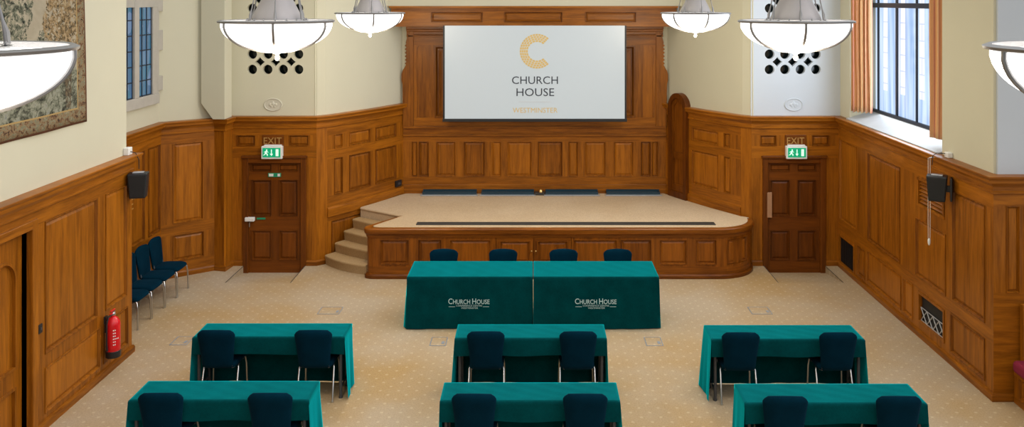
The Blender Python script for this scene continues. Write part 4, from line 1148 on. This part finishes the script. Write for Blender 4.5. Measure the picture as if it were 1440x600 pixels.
loudspeaker('black wall loudspeaker on the right panelled wall over the wooden louvre vent', 5.27, 11.18, 2.29, -.5, [(.10, -.02, -.04, .19, .04, .04), (.16, -.12, -.14, .185, .07, .15)])
o = thing('junction_box', 'small white junction box above the cornice at the left wall end', 'socket', (XL-.03, 11.44, 2.72))
b = MB(); b.box(-.02, -.06, -.045, .05, .06, .055); b.build('case', M['white'], o, bevel=.008)
b = MB(); b.tube([(.05, .0, 0), (.12, .0, -.02), (.15, .03, -.12), (.15, .03, -.24)], .006, 8); b.build('cable', M['black'], o, smooth=True)
o = thing('cord_box', 'small white window cord box on the ledge right of the curtain', 'fixing', (XR-.01, 11.25, 2.675))
b = MB(); b.box(-.01, -.05, 0, .06, .05, .07); b.build('case', M['white'], o, bevel=.01)
b = MB(); b.tube([(-.01, .02, .05), (-.10, .06, .05), (-.145, .08, .01), (-.155, .08, -.12)], .005, 8); b.build('cable', M['black'], o, smooth=True)
o = thing('pull_cord', 'looped white pull cord hanging in front of the louvre vent', 'cord', (5.25, 11.36, 1.55))
b = MB(); b.tube([(-.012, .0, 1.10), (-.014, 0, .5), (-.012, 0, .02)], .0035, 6); b.build('strand', M['white'], o)
b = MB(); b.tube([(.014, .0, 1.10), (.016, 0, .5), (.012, 0, .02)], .0035, 6); b.build('strand', M['white'], o)
b = MB(); b.lathe([(.008, .03), (.018, .015), (.018, -.03), (.01, -.06), (.001, -.062)], seg=12); b.build('acorn_weight', M['white'], o, smooth=True)
b = MB(); b.tube([(0, 0, 1.10), (.04, -.01, 1.108), (.07, -.01, 1.108)], .005, 6); b.build('hook', M['chrome'], o)

# vents in the right wall
def vent_frame(b, r, P, mat=0, t=.03):
    u0, z0, u1, z1 = r
    for a, c, e, g in ((u0-.004, u1+.004, z0-.004, z0+t), (u0-.004, u1+.004, z1-t, z1+.004), (u0-.004, u0+t, z0+t, z1-t), (u1-t, u1+.004, z0+t, z1-t)):
        b.box(a, -.045, e, c, .012, g, mat, T=lambda u, w, z: P(u, z, w))
def vent_thing(name, label, r): 
    q = pR.at((r[0]+r[2])/2, r[1], 0); return thing(name, label, 'vent', q)
o = vent_thing('floor_grille', 'black mesh vent at floor level near the right exit door', VENT1)
b = MB(); vent_frame(b, VENT1, pR.at); b.build('wood_frame', M['wood_v'], o, off=o.location)
b = MB(); b.box(VENT1[0], -.045, VENT1[1], VENT1[2], -.035, VENT1[3], 0, T=lambda u, w, z: pR.at(u, z, w)); b.build('back_plate', M['void'], o, off=o.location)
b = MB()
for k in range(14):
    u = VENT1[0]+.03+(VENT1[2]-VENT1[0]-.06)*(k+.5)/14
    b.box(u-.006, -.03, VENT1[1]+.03, u+.006, -.02, VENT1[3]-.03, 0, T=lambda u_, w, z: pR.at(u_, z, w))
b.build('bars', M['black'], o, off=o.location)
o = vent_thing('radiator_grille', 'black floor vent with pale criss-cross lattice in the right wall', VENT2)
b = MB(); vent_frame(b, VENT2, pR.at); b.build('wood_frame', M['wood_v'], o, off=o.location)
b = MB(); b.box(VENT2[0], -.048, VENT2[1], VENT2[2], -.042, VENT2[3], 0, T=lambda u, w, z: pR.at(u, z, w)); b.build('back_plate', M['void'], o, off=o.location)
b = MB(); u0, u1 = VENT2[0]+.03, VENT2[2]-.03; zl, zh = VENT2[1]+.03, VENT2[1]+.21; k = 4
for i in range(k):
    a, c = u0+(u1-u0)*i/k, u0+(u1-u0)*(i+1)/k
    b.tube([pR.at(a, zl, -.028), pR.at(c, zh, -.028)], .008, 6); b.tube([pR.at(a, zh, -.024), pR.at(c, zl, -.024)], .008, 6)
b.tube([pR.at(u0, zh, -.026), pR.at(u1, zh, -.026)], .007, 6); b.tube([pR.at(u0, zl, -.026), pR.at(u1, zl, -.026)], .007, 6)
b.build('lattice', M['alu'], o, smooth=True, off=o.location)
o = vent_thing('louvre_vent', 'oak louvre vent high in the right wall behind the loudspeaker', LOUV)
b = MB(); vent_frame(b, LOUV, pR.at, t=.035); b.build('wood_frame', M['wood_v'], o, off=o.location)
b = MB(); b.box(LOUV[0], -.048, LOUV[1], LOUV[2], -.044, LOUV[3], 0, T=lambda u, w, z: pR.at(u, z, w)); b.build('back_plate', M['void'], o, off=o.location)
b = MB()
for k in range(6):
    z = LOUV[1]+.06+k*.052
    b.add([pR.at(u, z+dz, w) for u in (LOUV[0]+.03, LOUV[2]-.03) for dz, w in ((0, -.004), (.03, -.036), (.022, -.04), (-.008, -.008))], [(0, 1, 2, 3), (7, 6, 5, 4), (0, 4, 5, 1), (1, 5, 6, 2), (2, 6, 7, 3), (3, 7, 4, 0)], 0, 0)
b.build('louvre_slats', M['wood_h'], o, off=o.location)

# fire extinguisher
ex = thing('fire_extinguisher', 'red fire extinguisher with black base hung on the left panelling', 'fire extinguisher', (XL+.105, 10.80, .25))
b = MB(); b.lathe([(.001, .0), (.078, .0), (.085, .012), (.085, .40), (.078, .445), (.05, .485), (.026, .50), (.026, .52)], seg=28); b.build('cylinder', M['red'], ex, smooth=True)
b = MB(); b.lathe([(.001, -.006), (.085, -.006), (.089, 0), (.089, .075), (.0855, .078)], seg=28); b.build('base_ring', M['black'], ex, smooth=True)
b = MB(); b.lathe([(.026, .515), (.03, .52), (.03, .545), (.018, .56), (.001, .562)], seg=16); b.box(-.02, -.015, .54, .02, .015, .57); vl = b.build('valve', M['chrome'], ex, smooth=True)
b = MB(); b.box(-.012, -.07, .575, .012, .04, .588); b.box(-.012, -.085, .545, .012, .0, .556); b.build('lever_handle', M['red'], vl, bevel=.004)
b = MB(); b.tube([(0, -.03, .535), (-.02, -.085, .52), (-.03, -.105, .44), (-.03, -.108, .20), (-.03, -.10, .10)], [.01]*4+[.014], 8); b.build('hose', M['black'], ex, smooth=True)
b = MB(); k = 10
vs = [(.0862*math.cos(t), .0862*math.sin(t), z) for z in (.12, .40) for t in [-1.5+.13*i for i in range(k)]]
b.add(vs, [(i, i+1, k+i+1, k+i) for i in range(k-1)], 0, 0); lpn = b.build('label_panel', M['red'], ex, smooth=True)
b = MB()
for j in range(6):
    for i in range(2 if j != 2 else 4):
        t0 = -1.15+.22*i; z = .16+.036*j
        b.add([(.0872*math.cos(t), .0872*math.sin(t), zz) for zz in (z, z+.014) for t in (t0, t0+.15)], [(0, 1, 3, 2)], 0, 0)
b.build('printed_lines', M['white'], lpn)
b = MB(); b.box(-.106, -.03, .30, -.08, .03, .50); b.build('wall_bracket', M['black'], ex)
o = thing('light_switch', 'small black switch plate on the oak stile beside the side door', 'switch', pL.at(pL.u(56), 1.14, 0))
b = MB(); b.box(0, -.035, -.05, .012, .035, .05); b.build('plate', M['black'], o, bevel=.004)
b = MB(); b.box(.012, -.012, -.015, .018, .012, .015); b.build('rocker', M['leg_dark'], o)
o = thing('wall_outlet', 'small round brass outlet low on the left panelling under the extinguisher', 'socket', pL.at(pL.u(163), .115+.06, 0))
b = MB(); b.lathe([(.04, 0), (.04, .006), (.03, .012), (.026, .006), (.001, .006)], seg=20); b.v = [Vector((v.z, v.x, v.y)) for v in b.v]; b.build('ring_plate', M['brass'], o, smooth=True)
b = MB(); b.lathe([(.022, .006), (.022, .010), (.001, .011)], seg=14); b.v = [Vector((v.z, v.x, v.y)) for v in b.v]; b.build('socket_insert', M['black'], o)
b = MB(); q = pCl.at(pCl.u(559), Z(258, 17.0), .0)
o = thing('wall_socket', 'small dark socket plate on the curved wall at the stage back left', 'socket', q)
P = lambda u, w, z: tuple(Vector(pCl.at(pCl.u(559)+u, q[2]+z, w)) - Vector(q))
b.box(-.09, .0, -.06, .09, .04, .06, 0, T=P); b.build('plate', M['black'], o, bevel=.003)
b = MB(); b.box(-.04, .04, -.02, .04, .05, .02, 0, T=P); b.build('rocker', M['leg_dark'], o)

# gilt inscription on the recess panel (illegible at this distance: ruled gilt lines of varying length)
b = MB()
rr = random.Random(4)
for k in range(8):
    if k == 2: continue
    z = 1.98-k*.075; w_ = rr.uniform(.2, .34); u = 1.87
    while w_ > 0:
        s_ = rr.uniform(.03, .07); b.box(u-.17, -.003, z-.010, u-.17+s_, .0, z+.010, 0, T=lambda a_, w, zz: pRc.at(a_, zz, w)); u += s_+.02; w_ -= s_+.02
tag(b.build('gilt_inscription', M['gold']), 'faint gilt inscription lines on the recess panel behind the loudspeaker', 'inscription')

# floor boxes
for px, py, wpx, lb in ((464.5, 436.5, 31, 'floor box lid between the left exit ramp and the left tables'), (256, 479, 24, 'floor box lid left of the middle row left table'), (617, 480, 23, 'floor box lid before the left lettered cloth'),
                        (1068.5, 436.5, 29, 'floor box lid right of the head tables toward the right exit'), (919, 480, 24, 'floor box lid before the right lettered cloth')):
    Y = F*H/py; x = X(px, Y); w = wpx*Y/F/2
    o = thing('floor_box', 'carpet-topped ' + lb, 'floor box', (x, Y, 0), 0, 'floor boxes in the carpet')
    b = MB(); d = .15
    for f in ((-w, -d, 0, w, -d+.012, .004), (-w, d-.012, 0, w, d, .004), (-w, -d+.012, 0, -w+.012, d-.012, .004), (w-.012, -d+.012, 0, w, d-.012, .004)): b.box(*f)
    b.build('metal_rim', M['rim'], o)
    b = MB(); b.box(-w+.014, -d+.014, 0, w-.014, d-.014, .003); b.build('carpet_lid', M['carpet'], o)
    b = MB(); b.box(w-.07, -.09, .003, w-.03, .0, .006); b.build('cable_flap', M['rim'], o)

# upholstered bench at the right edge
bn = thing('bench', 'oak bench with crimson cushion at the right photo edge beside the pier', 'bench', (5.95, 9.0, 0))
b = MB(); bo = bn.location
Pb = lambda u, z, w: (5.66-w, 10.08-u, z)
wainscot(b, Pb, 0, 2.4, 0, .38, [(.1, .08, .75, .33), (.85, .08, 1.5, .33), (1.6, .08, 2.3, .33)])
b.box(5.68, 7.68, 0, 6.3, 10.08, .38, 0)
b.build('base', WOOD, bn, off=bo)
b = MB(); b.box(5.60, 7.66, .385, 6.3, 10.03, .53); b.build('cushion', M['crimson'], bn, bevel=.05, segs=4, off=bo)
b = MB(); b.box(5.74, 10.035, .38, 6.3, 10.10, 1.16); b.box(6.24, 7.66, .38, 6.30, 10.035, 1.16); b.build('backrest', M['wood_v'], bn, bevel=.01, off=bo)

# ------------------------------------------------------------------ light, world, camera
sc_ = bpy.context.scene
w = bpy.data.worlds.new('daylight'); sc_.world = w; w.use_nodes = True
n, l = w.node_tree.nodes, w.node_tree.links
bg = n['Background']
tc = n.new('ShaderNodeTexCoord'); sp_ = n.new('ShaderNodeSeparateXYZ'); l.new(tc.outputs['Generated'], sp_.inputs[0])
mr = n.new('ShaderNodeMapRange'); mr.inputs['From Min'].default_value = -.1; mr.inputs['From Max'].default_value = .9; mr.inputs['To Min'].default_value = .2; mr.inputs['To Max'].default_value = 1.0; l.new(sp_.outputs['Z'], mr.inputs['Value'])
rm = n.new('ShaderNodeValToRGB'); rm.color_ramp.elements[0].position = .2; rm.color_ramp.elements[0].color = (.62, .60, .50, 1); rm.color_ramp.elements[1].position = .85; rm.color_ramp.elements[1].color = (1.5, 1.54, 1.62, 1)
ms = n.new('ShaderNodeMapRange'); ms.inputs['From Min'].default_value = -1; ms.inputs['From Max'].default_value = 1; l.new(sp_.outputs['X'], ms.inputs['Value']); l.new(ms.outputs['Result'], rm.inputs['Fac'])
mm = n.new('ShaderNodeMix'); mm.data_type = 'RGBA'; mm.blend_type = 'MULTIPLY'; mm.inputs['Factor'].default_value = 1; l.new(rm.outputs['Color'], mm.inputs['A']); l.new(mr.outputs['Result'], mm.inputs['B'])
l.new(mm.outputs['Result'], bg.inputs['Color']); bg.inputs['Strength'].default_value = 1.0
# daylight coming in through the window opening
ld = bpy.data.lights.new('window_daylight', 'AREA'); ld.shape = 'RECTANGLE'; ld.size = 3.0; ld.size_y = 2.8; ld.energy = 90; ld.color = (.80, .90, 1)
lo = bpy.data.objects.new('window_daylight', ld); C.objects.link(lo); lo.location = (5.86, 13.1, 4.3); lo.rotation_euler = (0, PI/2, 0)
# lamps inside the bowls
for i, (x, y, lb) in enumerate(spots):
    pl = bpy.data.lights.new('bowl_lamp', 'POINT'); pl.energy = 120 if 2 <= i <= 3 else 70; pl.shadow_soft_size = .18; pl.color = (1, .86, .66)
    po = bpy.data.objects.new('bowl_lamp', pl); C.objects.link(po); po.location = (x, y, 4.19)
cam = bpy.data.cameras.new('camera'); co = bpy.data.objects.new('camera', cam); C.objects.link(co)
co.location = (0, 0, H); co.rotation_euler = (PI/2, 0, 0)
cam.sensor_width = 36; cam.lens = 36*F/1440; cam.shift_x = (720-CX)/1440; cam.shift_y = -300/1440
cam.clip_start = .05; cam.clip_end = 100
sc_.camera = co
vs = sc_.view_settings; vs.view_transform = 'Standard'; vs.look = 'None'; vs.gamma = 1; vs.use_curve_mapping = False; vs.exposure = 0.45
